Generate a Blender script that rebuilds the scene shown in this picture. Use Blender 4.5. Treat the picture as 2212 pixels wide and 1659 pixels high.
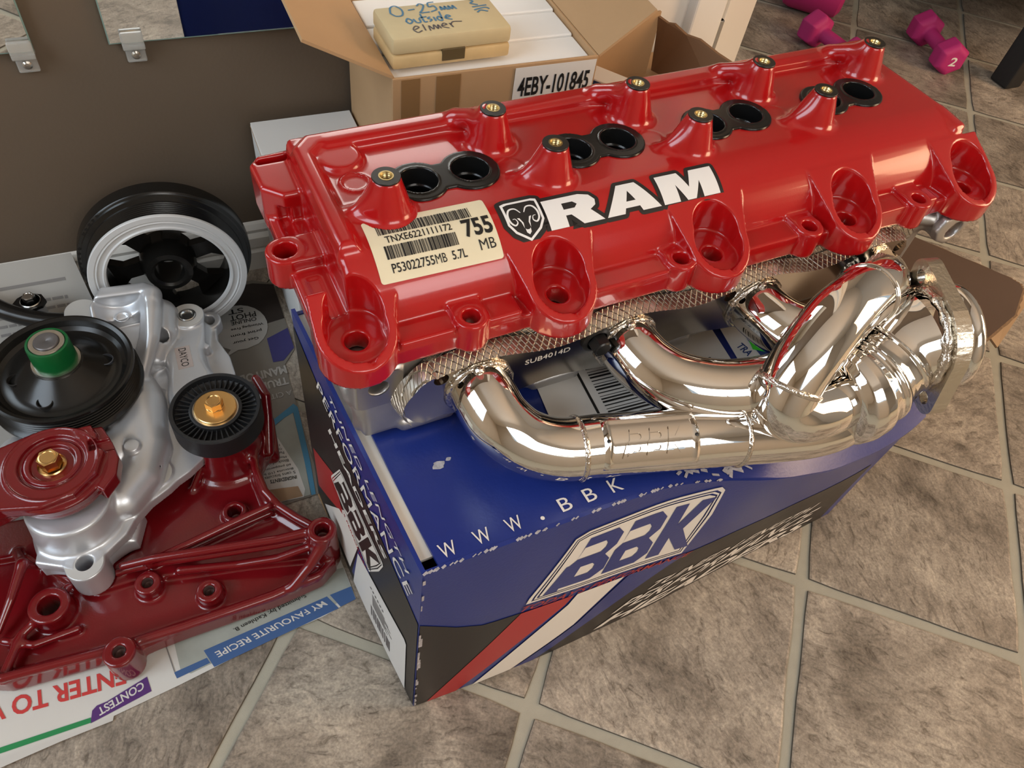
import bpy, bmesh, math, random
import numpy as np
from mathutils import Matrix, Vector
from mathutils.geometry import tessellate_polygon

random.seed(7)
np.random.seed(7)
for _o in list(bpy.data.objects):
    bpy.data.objects.remove(_o)
SC = bpy.context.scene
COL = SC.collection

# ------------------------------------------------------------------ camera
CAM_H = 0.73
_yaw, _pit, _rol = math.radians(31.85), math.radians(51.6), math.radians(11.16)
_f = Vector((math.sin(_yaw) * math.cos(_pit), math.cos(_yaw) * math.cos(_pit), -math.sin(_pit)))
_r0 = Vector((math.cos(_yaw), -math.sin(_yaw), 0))
_u0 = _r0.cross(_f)
_r = math.cos(_rol) * _r0 + math.sin(_rol) * _u0
_u = -math.sin(_rol) * _r0 + math.cos(_rol) * _u0
cam_d = bpy.data.cameras.new('camera')
cam_d.sensor_fit = 'HORIZONTAL'
cam_d.sensor_width = 36.0
cam_d.lens = 36.0 * 1660.0 / 2212.0
cam_d.clip_start = 0.01
cam = bpy.data.objects.new('camera', cam_d)
cam.matrix_world = Matrix(((_r.x, _u.x, -_f.x, 0), (_r.y, _u.y, -_f.y, 0), (_r.z, _u.z, -_f.z, CAM_H), (0, 0, 0, 1)))
COL.objects.link(cam)
SC.camera = cam

# ------------------------------------------------------------------ light
vs = SC.view_settings
vs.view_transform = 'Standard'
vs.look = 'None'
vs.exposure = 0.32
vs.gamma = 1.0
vs.use_curve_mapping = False
SC.cycles.use_denoising = True
SC.cycles.max_bounces = 8
SC.cycles.sample_clamp_indirect = 6.0

world = bpy.data.worlds.new('world')
SC.world = world
world.use_nodes = True
world.node_tree.nodes['Background'].inputs[0].default_value = (0.75, 0.86, 1.0, 1)
world.node_tree.nodes['Background'].inputs[1].default_value = 0.6


def area_light(name, loc, target, sx, sy, power, color):
    d = bpy.data.lights.new(name, 'AREA')
    d.shape = 'RECTANGLE'
    d.size, d.size_y = sx, sy
    d.energy = power
    d.color = color
    o = bpy.data.objects.new(name, d)
    o.location = loc
    o.rotation_euler = (Vector(target) - Vector(loc)).to_track_quat('-Z', 'Y').to_euler()
    COL.objects.link(o)
    return o


# daylight through the two windows of the room (cool one on the left, sunny one on the right)
area_light('window_light', (-1.36, 0.05, 1.35), (0.6, 0.3, 0.2), 1.0, 1.1, 17.0, (0.78, 0.89, 1.0))
area_light('sunny_window_light', (2.36, -0.55, 1.05), (0.3, 0.2, 0.2), 0.9, 1.2, 26.0, (1.0, 0.64, 0.36))
area_light('front_window_light', (0.6, -1.72, 1.75), (0.4, 0.5, 0.1), 1.5, 0.9, 19.0, (1.0, 0.94, 0.87))

# ------------------------------------------------------------------ helpers: materials


def lin(c):
    return tuple(((x / 255.0) / 12.92 if x / 255.0 <= 0.04045 else ((x / 255.0 + 0.055) / 1.055) ** 2.4) for x in c)


def mat(name, color, rough=0.5, metal=0.0, coat=0.0, bump=0.0, bscale=200.0, vary=0.0, vscale=20.0, ior=1.45,
        coat_rough=0.05, trans=0.0, spec=0.5, bdist=0.001, rvary=0.0):
    m = bpy.data.materials.new(name)
    m.use_nodes = True
    nt = m.node_tree
    b = nt.nodes['Principled BSDF']
    b.inputs['Base Color'].default_value = (*color, 1)
    b.inputs['Roughness'].default_value = rough
    b.inputs['Metallic'].default_value = metal
    b.inputs['Coat Weight'].default_value = coat
    b.inputs['Coat Roughness'].default_value = coat_rough
    b.inputs['IOR'].default_value = ior
    b.inputs['Specular IOR Level'].default_value = spec
    b.inputs['Transmission Weight'].default_value = trans
    tc = nt.nodes.new('ShaderNodeTexCoord')
    if vary:
        n = nt.nodes.new('ShaderNodeTexNoise')
        n.inputs['Scale'].default_value = vscale
        n.inputs['Detail'].default_value = 5
        nt.links.new(tc.outputs['Object'], n.inputs['Vector'])
        mx = nt.nodes.new('ShaderNodeMix')
        mx.data_type = 'RGBA'
        mx.inputs[6].default_value = (*[max(0, c * (1 - vary)) for c in color], 1)
        mx.inputs[7].default_value = (*[min(1, c * (1 + vary)) for c in color], 1)
        nt.links.new(n.outputs['Fac'], mx.inputs[0])
        nt.links.new(mx.outputs[2], b.inputs['Base Color'])
        if rvary:
            mr = nt.nodes.new('ShaderNodeMapRange')
            mr.inputs[3].default_value = rough - rvary
            mr.inputs[4].default_value = rough + rvary
            nt.links.new(n.outputs['Fac'], mr.inputs[0])
            nt.links.new(mr.outputs[0], b.inputs['Roughness'])
    if bump:
        n2 = nt.nodes.new('ShaderNodeTexNoise')
        n2.inputs['Scale'].default_value = bscale
        n2.inputs['Detail'].default_value = 3
        nt.links.new(tc.outputs['Object'], n2.inputs['Vector'])
        bp = nt.nodes.new('ShaderNodeBump')
        bp.inputs['Strength'].default_value = bump
        bp.inputs['Distance'].default_value = bdist
        nt.links.new(n2.outputs['Fac'], bp.inputs['Height'])
        nt.links.new(bp.outputs[0], b.inputs['Normal'])
    return m


# ------------------------------------------------------------------ helpers: objects


def tag(o, label=None, cat=None, group=None, kind=None):
    if label:
        o['label'] = label
    if cat:
        o['category'] = cat
    if group:
        o['group'] = group
    if kind:
        o['kind'] = kind
    return o


def thing(name, label, cat, loc=(0, 0, 0), M=None, group=None):
    o = bpy.data.objects.new(name, None)
    o.empty_display_size = 0.02
    COL.objects.link(o)
    if M is not None:
        o.matrix_world = M
    else:
        o.location = loc
    return tag(o, label, cat, group)


def new_mesh(name, v, f, smooth=False, sharp=None):
    me = bpy.data.meshes.new(name)
    me.from_pydata([tuple(map(float, p)) for p in v], [], [tuple(map(int, q)) for q in f])
    if smooth:
        me.polygons.foreach_set('use_smooth', [True] * len(me.polygons))
        if sharp:
            me.set_sharp_from_angle(angle=math.radians(sharp))
    me.update()
    return me


def obj(name, v, f, m, parent=None, smooth=False, sharp=35, loc=None, kind=None, label=None):
    me = new_mesh(name, v, f, smooth, sharp)
    me.materials.append(m)
    return link(name, me, parent, loc, kind, label)


def link(name, me, parent=None, loc=None, kind=None, label=None):
    o = bpy.data.objects.new(name, me)
    COL.objects.link(o)
    if parent is not None:
        o.parent = parent
    if loc is not None:
        o.location = loc
    if kind:
        o['kind'] = kind
    if label:
        o['label'] = label
    return o


class MB:
    """Collects primitive shapes into one mesh."""

    def __init__(self, s=1.0):
        self.v, self.f, self.s = [], [], s

    def add(self, v, f):
        k = len(self.v)
        self.v += [tuple(p) for p in v]
        self.f += [tuple(i + k for i in q) for q in f]
        return self

    def box(self, lo, hi, bev=0.0):
        if bev <= 0:
            x0, y0, z0 = lo
            x1, y1, z1 = hi
            v = [(x0, y0, z0), (x1, y0, z0), (x1, y1, z0), (x0, y1, z0), (x0, y0, z1), (x1, y0, z1), (x1, y1, z1), (x0, y1, z1)]
            return self.add(v, [(3, 2, 1, 0), (4, 5, 6, 7), (0, 1, 5, 4), (1, 2, 6, 5), (2, 3, 7, 6), (3, 0, 4, 7)])
        bm = bmesh.new()
        bmesh.ops.create_cube(bm, size=1)
        c = [(a + b) / 2 for a, b in zip(lo, hi)]
        d = [b - a for a, b in zip(lo, hi)]
        for q in bm.verts:
            q.co = Vector([c[i] + q.co[i] * d[i] for i in range(3)])
        bmesh.ops.bevel(bm, geom=bm.edges[:], offset=bev, segments=2, profile=0.5, affect='EDGES')
        return self.bm(bm)

    def bm(self, bm):
        bm.verts.index_update()
        self.add([tuple(q.co) for q in bm.verts], [[q.index for q in fc.verts] for fc in bm.faces])
        bm.free()
        return self

    def lathe(self, prof, n=48, M=None, closed=False, a0=0.0, a1=2 * math.pi):
        """prof: (r, z) list revolved about local z."""
        full = abs(a1 - a0 - 2 * math.pi) < 1e-6
        k = n if full else n + 1
        v, f = [], []
        for r, z in prof:
            for i in range(k):
                a = a0 + (a1 - a0) * i / n
                v.append((r * math.cos(a), r * math.sin(a), z))
        m = len(prof)
        rng = range(m if closed else m - 1)
        for j in rng:
            j2 = (j + 1) % m
            for i in range(n):
                i2 = (i + 1) % k
                f.append((j * k + i, j * k + i2, j2 * k + i2, j2 * k + i))
        if M is not None:
            v = [tuple(M @ Vector(p)) for p in v]
        return self.add(v, f)

    def tube(self, pts, rad, n=24, caps=True, closed=False):
        """pts: list of 3D points (already smooth); rad: float or list."""
        P = [Vector(p) for p in pts]
        m = len(P)
        R = rad if isinstance(rad, (list, tuple, np.ndarray)) else [rad] * m
        T = []
        for i in range(m):
            a, b = (P[(i - 1) % m], P[(i + 1) % m]) if closed else (P[max(i - 1, 0)], P[min(i + 1, m - 1)])
            T.append((b - a).normalized())
        nrm = T[0].orthogonal().normalized()
        v, f = [], []
        for i in range(m):
            nrm = (nrm - T[i] * nrm.dot(T[i])).normalized()
            bn = T[i].cross(nrm)
            for k in range(n):
                a = 2 * math.pi * k / n
                v.append(tuple(P[i] + (nrm * math.cos(a) + bn * math.sin(a)) * float(R[i])))
        for i in range(m if closed else m - 1):
            j = (i + 1) % m
            for k in range(n):
                k2 = (k + 1) % n
                f.append((i * n + k, i * n + k2, j * n + k2, j * n + k))
        if caps and not closed:
            f.append(tuple(reversed(range(n))))
            f.append(tuple((m - 1) * n + k for k in range(n)))
        return self.add(v, f)

    def prism(self, poly, z0, z1, holes=(), M=None):
        v2, tri = poly_geo(poly, holes)
        n = len(v2)
        v = [(p[0], p[1], z0) for p in v2] + [(p[0], p[1], z1) for p in v2]
        f = [(c, b, a) for a, b, c in tri] + [(a + n, b + n, c + n) for a, b, c in tri]
        k = 0
        for loop in [poly] + list(holes):
            m = len(loop)
            area = sum(loop[i][0] * loop[(i + 1) % m][1] - loop[(i + 1) % m][0] * loop[i][1] for i in range(m))
            ccw = (area > 0) == (k == 0)
            for i in range(m):
                a, b = k + i, k + (i + 1) % m
                f.append((a, b, b + n, a + n) if ccw else (b, a, a + n, b + n))
            k += m
        if M is not None:
            v = [tuple(M @ Vector(p)) for p in v]
        return self.add(v, f)

    def build(self, name, m, parent=None, smooth=False, sharp=35, loc=None, kind=None, label=None):
        s = self.s
        v = [(p[0] * s, p[1] * s, p[2] * s) for p in self.v]
        return obj(name, v, self.f, m, parent, smooth, sharp, loc, kind, label)


def poly_geo(poly, holes=()):
    loops = [[Vector((p[0], p[1], 0)) for p in poly]] + [[Vector((p[0], p[1], 0)) for p in h] for h in holes]
    tri = tessellate_polygon(loops)
    v = [(p.x, p.y) for l in loops for p in l]
    out = []
    for a, b, c in tri:
        ar = (v[b][0] - v[a][0]) * (v[c][1] - v[a][1]) - (v[c][0] - v[a][0]) * (v[b][1] - v[a][1])
        if abs(ar) > 1e-14:
            out.append((a, b, c) if ar > 0 else (a, c, b))
    return v, out


def axis_M(loc, axis, up=None):
    """matrix whose z axis is `axis`."""
    z = Vector(axis).normalized()
    x = (Vector(up) if up else (Vector((1, 0, 0)) if abs(z.x) < 0.9 else Vector((0, 1, 0))))
    x = (x - z * x.dot(z)).normalized()
    y = z.cross(x)
    return Matrix(((x.x, y.x, z.x, loc[0]), (x.y, y.y, z.y, loc[1]), (x.z, y.z, z.z, loc[2]), (0, 0, 0, 1)))


def spline(pts, n=8):
    """Catmull-Rom through pts."""
    P = [np.array(p, float) for p in pts]
    P = [2 * P[0] - P[1]] + P + [2 * P[-1] - P[-2]]
    out = []
    for i in range(1, len(P) - 2):
        p0, p1, p2, p3 = P[i - 1:i + 3]
        for k in range(n):
            t = k / n
            out.append(0.5 * ((2 * p1) + (-p0 + p2) * t + (2 * p0 - 5 * p1 + 4 * p2 - p3) * t * t + (-p0 + 3 * p1 - 3 * p2 + p3) * t ** 3))
    out.append(P[-2])
    return out


def rrect(x0, y0, x1, y1, r, n=5):
    out = []
    for cx, cy, a in ((x1 - r, y1 - r, 0), (x0 + r, y1 - r, 90), (x0 + r, y0 + r, 180), (x1 - r, y0 + r, 270)):
        for i in range(n + 1):
            t = math.radians(a + 90 * i / n)
            out.append((cx + r * math.cos(t), cy + r * math.sin(t)))
    return out


def circ(cx, cy, r, n=24, ry=None):
    ry = ry or r
    return [(cx + r * math.cos(2 * math.pi * i / n), cy + ry * math.sin(2 * math.pi * i / n)) for i in range(n)]


# ------------------------------------------------------------------ helpers: flat print (text, bars, shapes)
_txt = {}


def text_geo(s, bold=0.0):
    key = (s, bold)
    if key in _txt:
        return _txt[key]
    c = bpy.data.curves.new('text', 'FONT')
    c.body = s
    c.size = 1.0
    c.offset = bold
    c.resolution_u = 3
    c.fill_mode = 'FRONT'
    o = bpy.data.objects.new('text', c)
    COL.objects.link(o)
    dg = bpy.context.evaluated_depsgraph_get()
    me = bpy.data.meshes.new_from_object(o.evaluated_get(dg))
    v = np.array([tuple(p.co)[:2] for p in me.vertices], float).reshape(-1, 2)
    f = [tuple(p.vertices) for p in me.polygons]
    bpy.data.objects.remove(o)
    bpy.data.meshes.remove(me)
    bpy.data.curves.remove(c)
    _txt[key] = (v, f)
    return v, f


class Print:
    """Flat shapes in a (u, v) plane that a map takes onto a surface."""

    def __init__(self):
        self.v, self.f = [], []

    def add(self, v, f):
        k = len(self.v)
        self.v += [tuple(p) for p in v]
        self.f += [tuple(i + k for i in q) for q in f]
        return self

    def text(self, s, u0, v0, w, h, bold=0.0, shear=0.0, rot=0.0):
        """text stretched into a box with lower left corner (u0, v0)."""
        v, f = text_geo(s, bold)
        if not len(v):
            return self
        lo, hi = v.min(0), v.max(0)
        q = (v - lo) / (hi - lo)
        q = q * np.array([w, h])
        q[:, 0] += q[:, 1] * shear
        if rot:
            c, sn = math.cos(rot), math.sin(rot)
            q = q @ np.array([[c, sn], [-sn, c]])
        return self.add(q + np.array([u0, v0]), f)

    def rect(self, u0, v0, u1, v1):
        return self.add([(u0, v0), (u1, v0), (u1, v1), (u0, v1)], [(0, 1, 2, 3)])

    def poly(self, p, holes=()):
        v, t = poly_geo(p, holes)
        return self.add(v, t)

    def stroke(self, pts, w, closed=False):
        P = [np.array(p, float) for p in pts]
        m = len(P)
        L, R = [], []
        for i in range(m):
            a, b = (P[(i - 1) % m], P[(i + 1) % m]) if closed else (P[max(0, i - 1)], P[min(m - 1, i + 1)])
            t = b - a
            t = t / (np.linalg.norm(t) + 1e-12)
            n = np.array([-t[1], t[0]]) * w / 2
            L.append(P[i] + n)
            R.append(P[i] - n)
        f = []
        for i in range(m if closed else m - 1):
            j = (i + 1) % m
            f.append((i, i + m, j + m, j))
        return self.add(L + R, f)

    def bars(self, u0, v0, u1, v1, n, seed=1, fill=0.5):
        rnd = random.Random(seed)
        ws = [rnd.choice((1, 1, 2, 3)) for _ in range(2 * n)]
        k = (u1 - u0) / sum(ws)
        u = u0
        for i, w in enumerate(ws):
            if i % 2 == 0:
                self.rect(u, v0, u + w * k, v1)
            u += w * k
        return self

    def cut(self, us=(), vs=()):
        """split faces along lines of constant u and v so that they can follow a curved surface."""
        bm = bmesh.new()
        bv = [bm.verts.new((p[0], p[1], 0)) for p in self.v]
        for q in self.f:
            try:
                bm.faces.new([bv[i] for i in q])
            except ValueError:
                pass
        for k, vals in ((0, us), (1, vs)):
            for t in vals:
                co = [0, 0, 0]
                co[k] = t
                no = [0, 0, 0]
                no[k] = 1
                bmesh.ops.bisect_plane(bm, geom=bm.verts[:] + bm.edges[:] + bm.faces[:], plane_co=co, plane_no=no, dist=1e-7)
        bm.verts.index_update()
        self.v = [(q.co.x, q.co.y) for q in bm.verts]
        self.f = [tuple(q.index for q in fc.verts) for fc in bm.faces]
        bm.free()
        return self

    def build(self, name, fn, m, parent=None, label=None):
        v = [fn(p[0], p[1]) for p in self.v]
        f = self.f
        if f:  # turn the print to face outwards: fn(u, v) is right handed with its outside
            f = f
        return obj(name, v, f, m, parent, False, None, label=label)


# ------------------------------------------------------------------ helpers: castings as distance fields


def smin(a, b, k):
    if k <= 0:
        return np.minimum(a, b)
    h = np.clip(0.5 + 0.5 * (b - a) / k, 0, 1)
    return b + (a - b) * h - k * h * (1 - h)


def smax(a, b, k):
    return -smin(-a, -b, k)


def d_poly(px, py, poly):
    """signed distance to a polygon (negative inside)."""
    n = len(poly)
    d = np.full(np.broadcast(px, py).shape, 1e18)
    s = np.ones_like(d)
    j = n - 1
    for i in range(n):
        vi, vj = poly[i], poly[j]
        ex, ey = vj[0] - vi[0], vj[1] - vi[1]
        wx, wy = px - vi[0], py - vi[1]
        t = np.clip((wx * ex + wy * ey) / (ex * ex + ey * ey + 1e-12), 0, 1)
        bx, by = wx - ex * t, wy - ey * t
        d = np.minimum(d, bx * bx + by * by)
        c1, c2, c3 = py >= vi[1], py < vj[1], ex * wy > ey * wx
        fl = (c1 & c2 & c3) | (~c1 & ~c2 & ~c3)
        s = np.where(fl, -s, s)
        j = i
    return s * np.sqrt(d)


def ext(d2, dz, r=0.0):
    """extrude a 2D distance by an axial distance with rounded edges."""
    a, b = d2 + r, dz + r
    return np.minimum(np.maximum(a, b), 0) + np.sqrt(np.maximum(a, 0) ** 2 + np.maximum(b, 0) ** 2) - r


class Vol:
    """A casting in millimetres as a signed distance on a grid, turned into a mesh by surface nets."""

    def __init__(self, lo, hi, h):
        self.lo, self.h = np.array(lo, float), h
        self.n = np.ceil((np.array(hi, float) - self.lo) / h).astype(int) + 1
        self.D = np.full(self.n, 20.0, np.float32)
        self.ax = [self.lo[i] + h * np.arange(self.n[i]) for i in range(3)]

    def op(self, fn, lo, hi, kind='u', k=0.0):
        i0 = np.clip(np.floor((np.array(lo, float) - 3 - k - self.lo) / self.h).astype(int), 0, self.n - 1)
        i1 = np.clip(np.ceil((np.array(hi, float) + 3 + k - self.lo) / self.h).astype(int) + 1, 1, self.n)
        if np.any(i1 <= i0):
            return self
        X = self.ax[0][i0[0]:i1[0]][:, None, None]
        Y = self.ax[1][i0[1]:i1[1]][None, :, None]
        Z = self.ax[2][i0[2]:i1[2]][None, None, :]
        d = fn(X, Y, Z)
        S = self.D[i0[0]:i1[0], i0[1]:i1[1], i0[2]:i1[2]]
        S[...] = smin(S, d, k) if kind == 'u' else (smax(S, -d, k) if kind == 's' else smax(S, d, k))
        return self

    def box(self, lo, hi, r=1.0, kind='u', k=0.0):
        c = [(a + b) / 2 for a, b in zip(lo, hi)]
        e = [(b - a) / 2 for a, b in zip(lo, hi)]

        def fn(X, Y, Z):
            qx, qy, qz = np.abs(X - c[0]) - e[0] + r, np.abs(Y - c[1]) - e[1] + r, np.abs(Z - c[2]) - e[2] + r
            return np.sqrt(np.maximum(qx, 0) ** 2 + np.maximum(qy, 0) ** 2 + np.maximum(qz, 0) ** 2) + np.minimum(np.maximum(np.maximum(qx, qy), qz), 0) - r
        return self.op(fn, lo, hi, kind, k)

    def cone(self, a, b, ra, rb, r=0.5, kind='u', k=0.0):
        """capped cone from point a (radius ra) to b (radius rb)."""
        a, b = np.array(a, float), np.array(b, float)
        L = np.linalg.norm(b - a)
        t = (b - a) / L
        R = max(ra, rb)

        def fn(X, Y, Z):
            dx, dy, dz = X - a[0], Y - a[1], Z - a[2]
            s = dx * t[0] + dy * t[1] + dz * t[2]
            q = np.sqrt(np.maximum(dx * dx + dy * dy + dz * dz - s * s, 0))
            rr = ra + (rb - ra) * np.clip(s / L, 0, 1)
            c = L / math.hypot(L, rb - ra)
            return ext((q - rr) * c, np.abs(s - L / 2) - L / 2, r)
        lo, hi = np.minimum(a, b) - R, np.maximum(a, b) + R
        return self.op(fn, lo, hi, kind, k)

    def cap(self, a, b, ra, rb=None, kind='u', k=0.0):
        """round-ended bar."""
        a, b = np.array(a, float), np.array(b, float)
        rb = ra if rb is None else rb
        e = b - a
        L2 = float(e @ e) + 1e-9

        def fn(X, Y, Z):
            dx, dy, dz = X - a[0], Y - a[1], Z - a[2]
            t = np.clip((dx * e[0] + dy * e[1] + dz * e[2]) / L2, 0, 1)
            return np.sqrt((dx - t * e[0]) ** 2 + (dy - t * e[1]) ** 2 + (dz - t * e[2]) ** 2) - (ra + (rb - ra) * t)
        R = max(ra, rb)
        return self.op(fn, np.minimum(a, b) - R, np.maximum(a, b) + R, kind, k)

    def path(self, pts, r, kind='u', k=0.0):
        P = [np.array(p, float) for p in pts]
        R = r if isinstance(r, (list, tuple)) else [r] * len(P)

        def fn(X, Y, Z):
            D = None
            for a, b, ra, rb in zip(P[:-1], P[1:], R[:-1], R[1:]):
                e = b - a
                L2 = float(e @ e) + 1e-9
                dx, dy, dz = X - a[0], Y - a[1], Z - a[2]
                t = np.clip((dx * e[0] + dy * e[1] + dz * e[2]) / L2, 0, 1)
                d = np.sqrt((dx - t * e[0]) ** 2 + (dy - t * e[1]) ** 2 + (dz - t * e[2]) ** 2) - (ra + (rb - ra) * t)
                D = d if D is None else np.minimum(D, d)
            return D
        A = np.array(P)
        m = max(R)
        return self.op(fn, A.min(0) - m, A.max(0) + m, kind, k)

    def prism(self, poly, z0, z1, r=1.0, kind='u', k=0.0, axis=2, grow=0.0):
        """polygon (in the two other axes, in order) extruded along an axis."""
        A = np.array(poly, float)
        o = [i for i in range(3) if i != axis]
        lo, hi = np.zeros(3), np.zeros(3)
        lo[o[0]], lo[o[1]], lo[axis] = A[:, 0].min() - grow, A[:, 1].min() - grow, z0
        hi[o[0]], hi[o[1]], hi[axis] = A[:, 0].max() + grow, A[:, 1].max() + grow, z1

        def fn(X, Y, Z):
            c = (X, Y, Z)
            d2 = d_poly(c[o[0]], c[o[1]], poly) - grow
            return ext(d2, np.abs(c[axis] - (z0 + z1) / 2) - (z1 - z0) / 2, r)
        return self.op(fn, lo, hi, kind, k)

    def torus(self, c, R, r, kind='u', k=0.0):
        def fn(X, Y, Z):
            q = np.sqrt((X - c[0]) ** 2 + (Y - c[1]) ** 2) - R
            return np.sqrt(q * q + (Z - c[2]) ** 2) - r
        return self.op(fn, (c[0] - R - r, c[1] - R - r, c[2] - r), (c[0] + R + r, c[1] + R + r, c[2] + r), kind, k)

    def carve(self, o, gap):
        """cut another casting on the same lattice (grown by gap) out of this one."""
        off = np.rint((o.lo - self.lo) / self.h).astype(int)
        a0 = np.maximum(off, 0)
        a1 = np.minimum(off + o.n, self.n)
        b0, b1 = a0 - off, a1 - off
        S = self.D[a0[0]:a1[0], a0[1]:a1[1], a0[2]:a1[2]]
        S[...] = np.maximum(S, gap - o.D[b0[0]:b1[0], b0[1]:b1[1], b0[2]:b1[2]])
        return self

    def mesh(self, name, scale=0.001):
        D, h = self.D, self.h
        D[0], D[-1], D[:, 0], D[:, -1], D[:, :, 0], D[:, :, -1] = [np.maximum(q, 0.01) for q in (D[0], D[-1], D[:, 0], D[:, -1], D[:, :, 0], D[:, :, -1])]
        s = D < 0
        nx, ny, nz = self.n
        cs = [s[i:nx - 1 + i, j:ny - 1 + j, k:nz - 1 + k] for i in (0, 1) for j in (0, 1) for k in (0, 1)]
        any_, all_ = cs[0].copy(), cs[0].copy()
        for c in cs[1:]:
            any_ |= c
            all_ &= c
        act = any_ & ~all_
        I = np.argwhere(act)
        idx = np.full(act.shape, -1, np.int64)
        idx[act] = np.arange(len(I))
        acc = np.zeros((len(I), 3))
        cnt = np.zeros(len(I))
        corners = [(0, 0, 0), (0, 0, 1), (0, 1, 0), (0, 1, 1), (1, 0, 0), (1, 0, 1), (1, 1, 0), (1, 1, 1)]
        val = {c: D[I[:, 0] + c[0], I[:, 1] + c[1], I[:, 2] + c[2]].astype(float) for c in corners}
        for a in corners:
            for ax in range(3):
                if a[ax]:
                    continue
                b = list(a)
                b[ax] = 1
                b = tuple(b)
                va, vb = val[a], val[b]
                x = (va < 0) != (vb < 0)
                t = np.where(x, va / np.where(x, va - vb, 1), 0)
                p = np.array(a, float)[None, :].repeat(len(I), 0)
                p[:, ax] += t
                acc[x] += p[x]
                cnt[x] += 1
        V = (I + acc / cnt[:, None]) * h + self.lo
        F = []
        for ax in range(3):
            o1, o2 = (ax + 1) % 3, (ax + 2) % 3
            sl0, sl1 = [slice(1, -1)] * 3, [slice(1, -1)] * 3
            sl0[ax], sl1[ax] = slice(0, -1), slice(1, None)
            s0, s1 = s[tuple(sl0)], s[tuple(sl1)]
            for flip, msk in ((False, s0 & ~s1), (True, ~s0 & s1)):
                E = np.argwhere(msk)
                if not len(E):
                    continue
                off = np.ones(3, int)
                off[ax] = 0
                E = E + off
                q = []
                for d1, d2 in ((-1, -1), (0, -1), (0, 0), (-1, 0)):
                    c = E.copy()
                    c[:, o1] += d1
                    c[:, o2] += d2
                    q.append(idx[c[:, 0], c[:, 1], c[:, 2]])
                q = np.stack(q, 1)
                F.append(q[:, ::-1] if flip else q)
        F = np.concatenate(F)
        # normals from the field
        G = np.clip((V - self.lo) / h, 1.001, self.n - 2.002)
        g0 = np.floor(G).astype(int)
        fr = G - g0
        N = np.zeros_like(V)
        for c in corners:
            w = np.prod([np.where(c[i], fr[:, i], 1 - fr[:, i]) for i in range(3)], axis=0)
            q = g0 + np.array(c)
            for i in range(3):
                e = np.zeros(3, int)
                e[i] = 1
                N[:, i] += w * (D[tuple((q + e).T)] - D[tuple((q - e).T)])
        N /= np.linalg.norm(N, axis=1)[:, None] + 1e-9
        me = bpy.data.meshes.new(name)
        me.vertices.add(len(V))
        me.vertices.foreach_set('co', (V * scale).astype(np.float32).ravel())
        me.loops.add(F.size)
        me.loops.foreach_set('vertex_index', F.astype(np.int32).ravel())
        me.polygons.add(len(F))
        me.polygons.foreach_set('loop_start', np.arange(0, F.size, 4, dtype=np.int32))
        me.polygons.foreach_set('use_smooth', np.ones(len(F), bool))
        me.update(calc_edges=True)
        me.validate()
        me.normals_split_custom_set_from_vertices(N.astype(np.float32))
        return me

    def build(self, name, m, parent=None, label=None):
        me = self.mesh(name)
        me.materials.append(m)
        return link(name, me, parent, label=label)

# ================================================================== materials
M_wall = mat('brown_wall_paint', (0.128, 0.094, 0.064), 0.75, bump=0.25, bscale=260, bdist=0.0006)
M_cream = mat('cream_wall_paint', (0.58, 0.53, 0.46), 0.8)
M_ceil = mat('ceiling_paint', (0.80, 0.76, 0.70), 0.9)
M_white = mat('white_trim_paint', (0.74, 0.71, 0.65), 0.4)
M_dark = mat('dark_gap', (0.01, 0.008, 0.006), 0.8)
M_grout = mat('grout', (0.37, 0.35, 0.28), 0.85, bump=0.4, bscale=900, vary=0.12, vscale=60)
M_steel = mat('bright_steel', (0.62, 0.62, 0.60), 0.25, 1.0)
M_glass = mat('clear_glass', (0.9, 0.95, 0.95), 0.02, trans=1.0)


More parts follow.
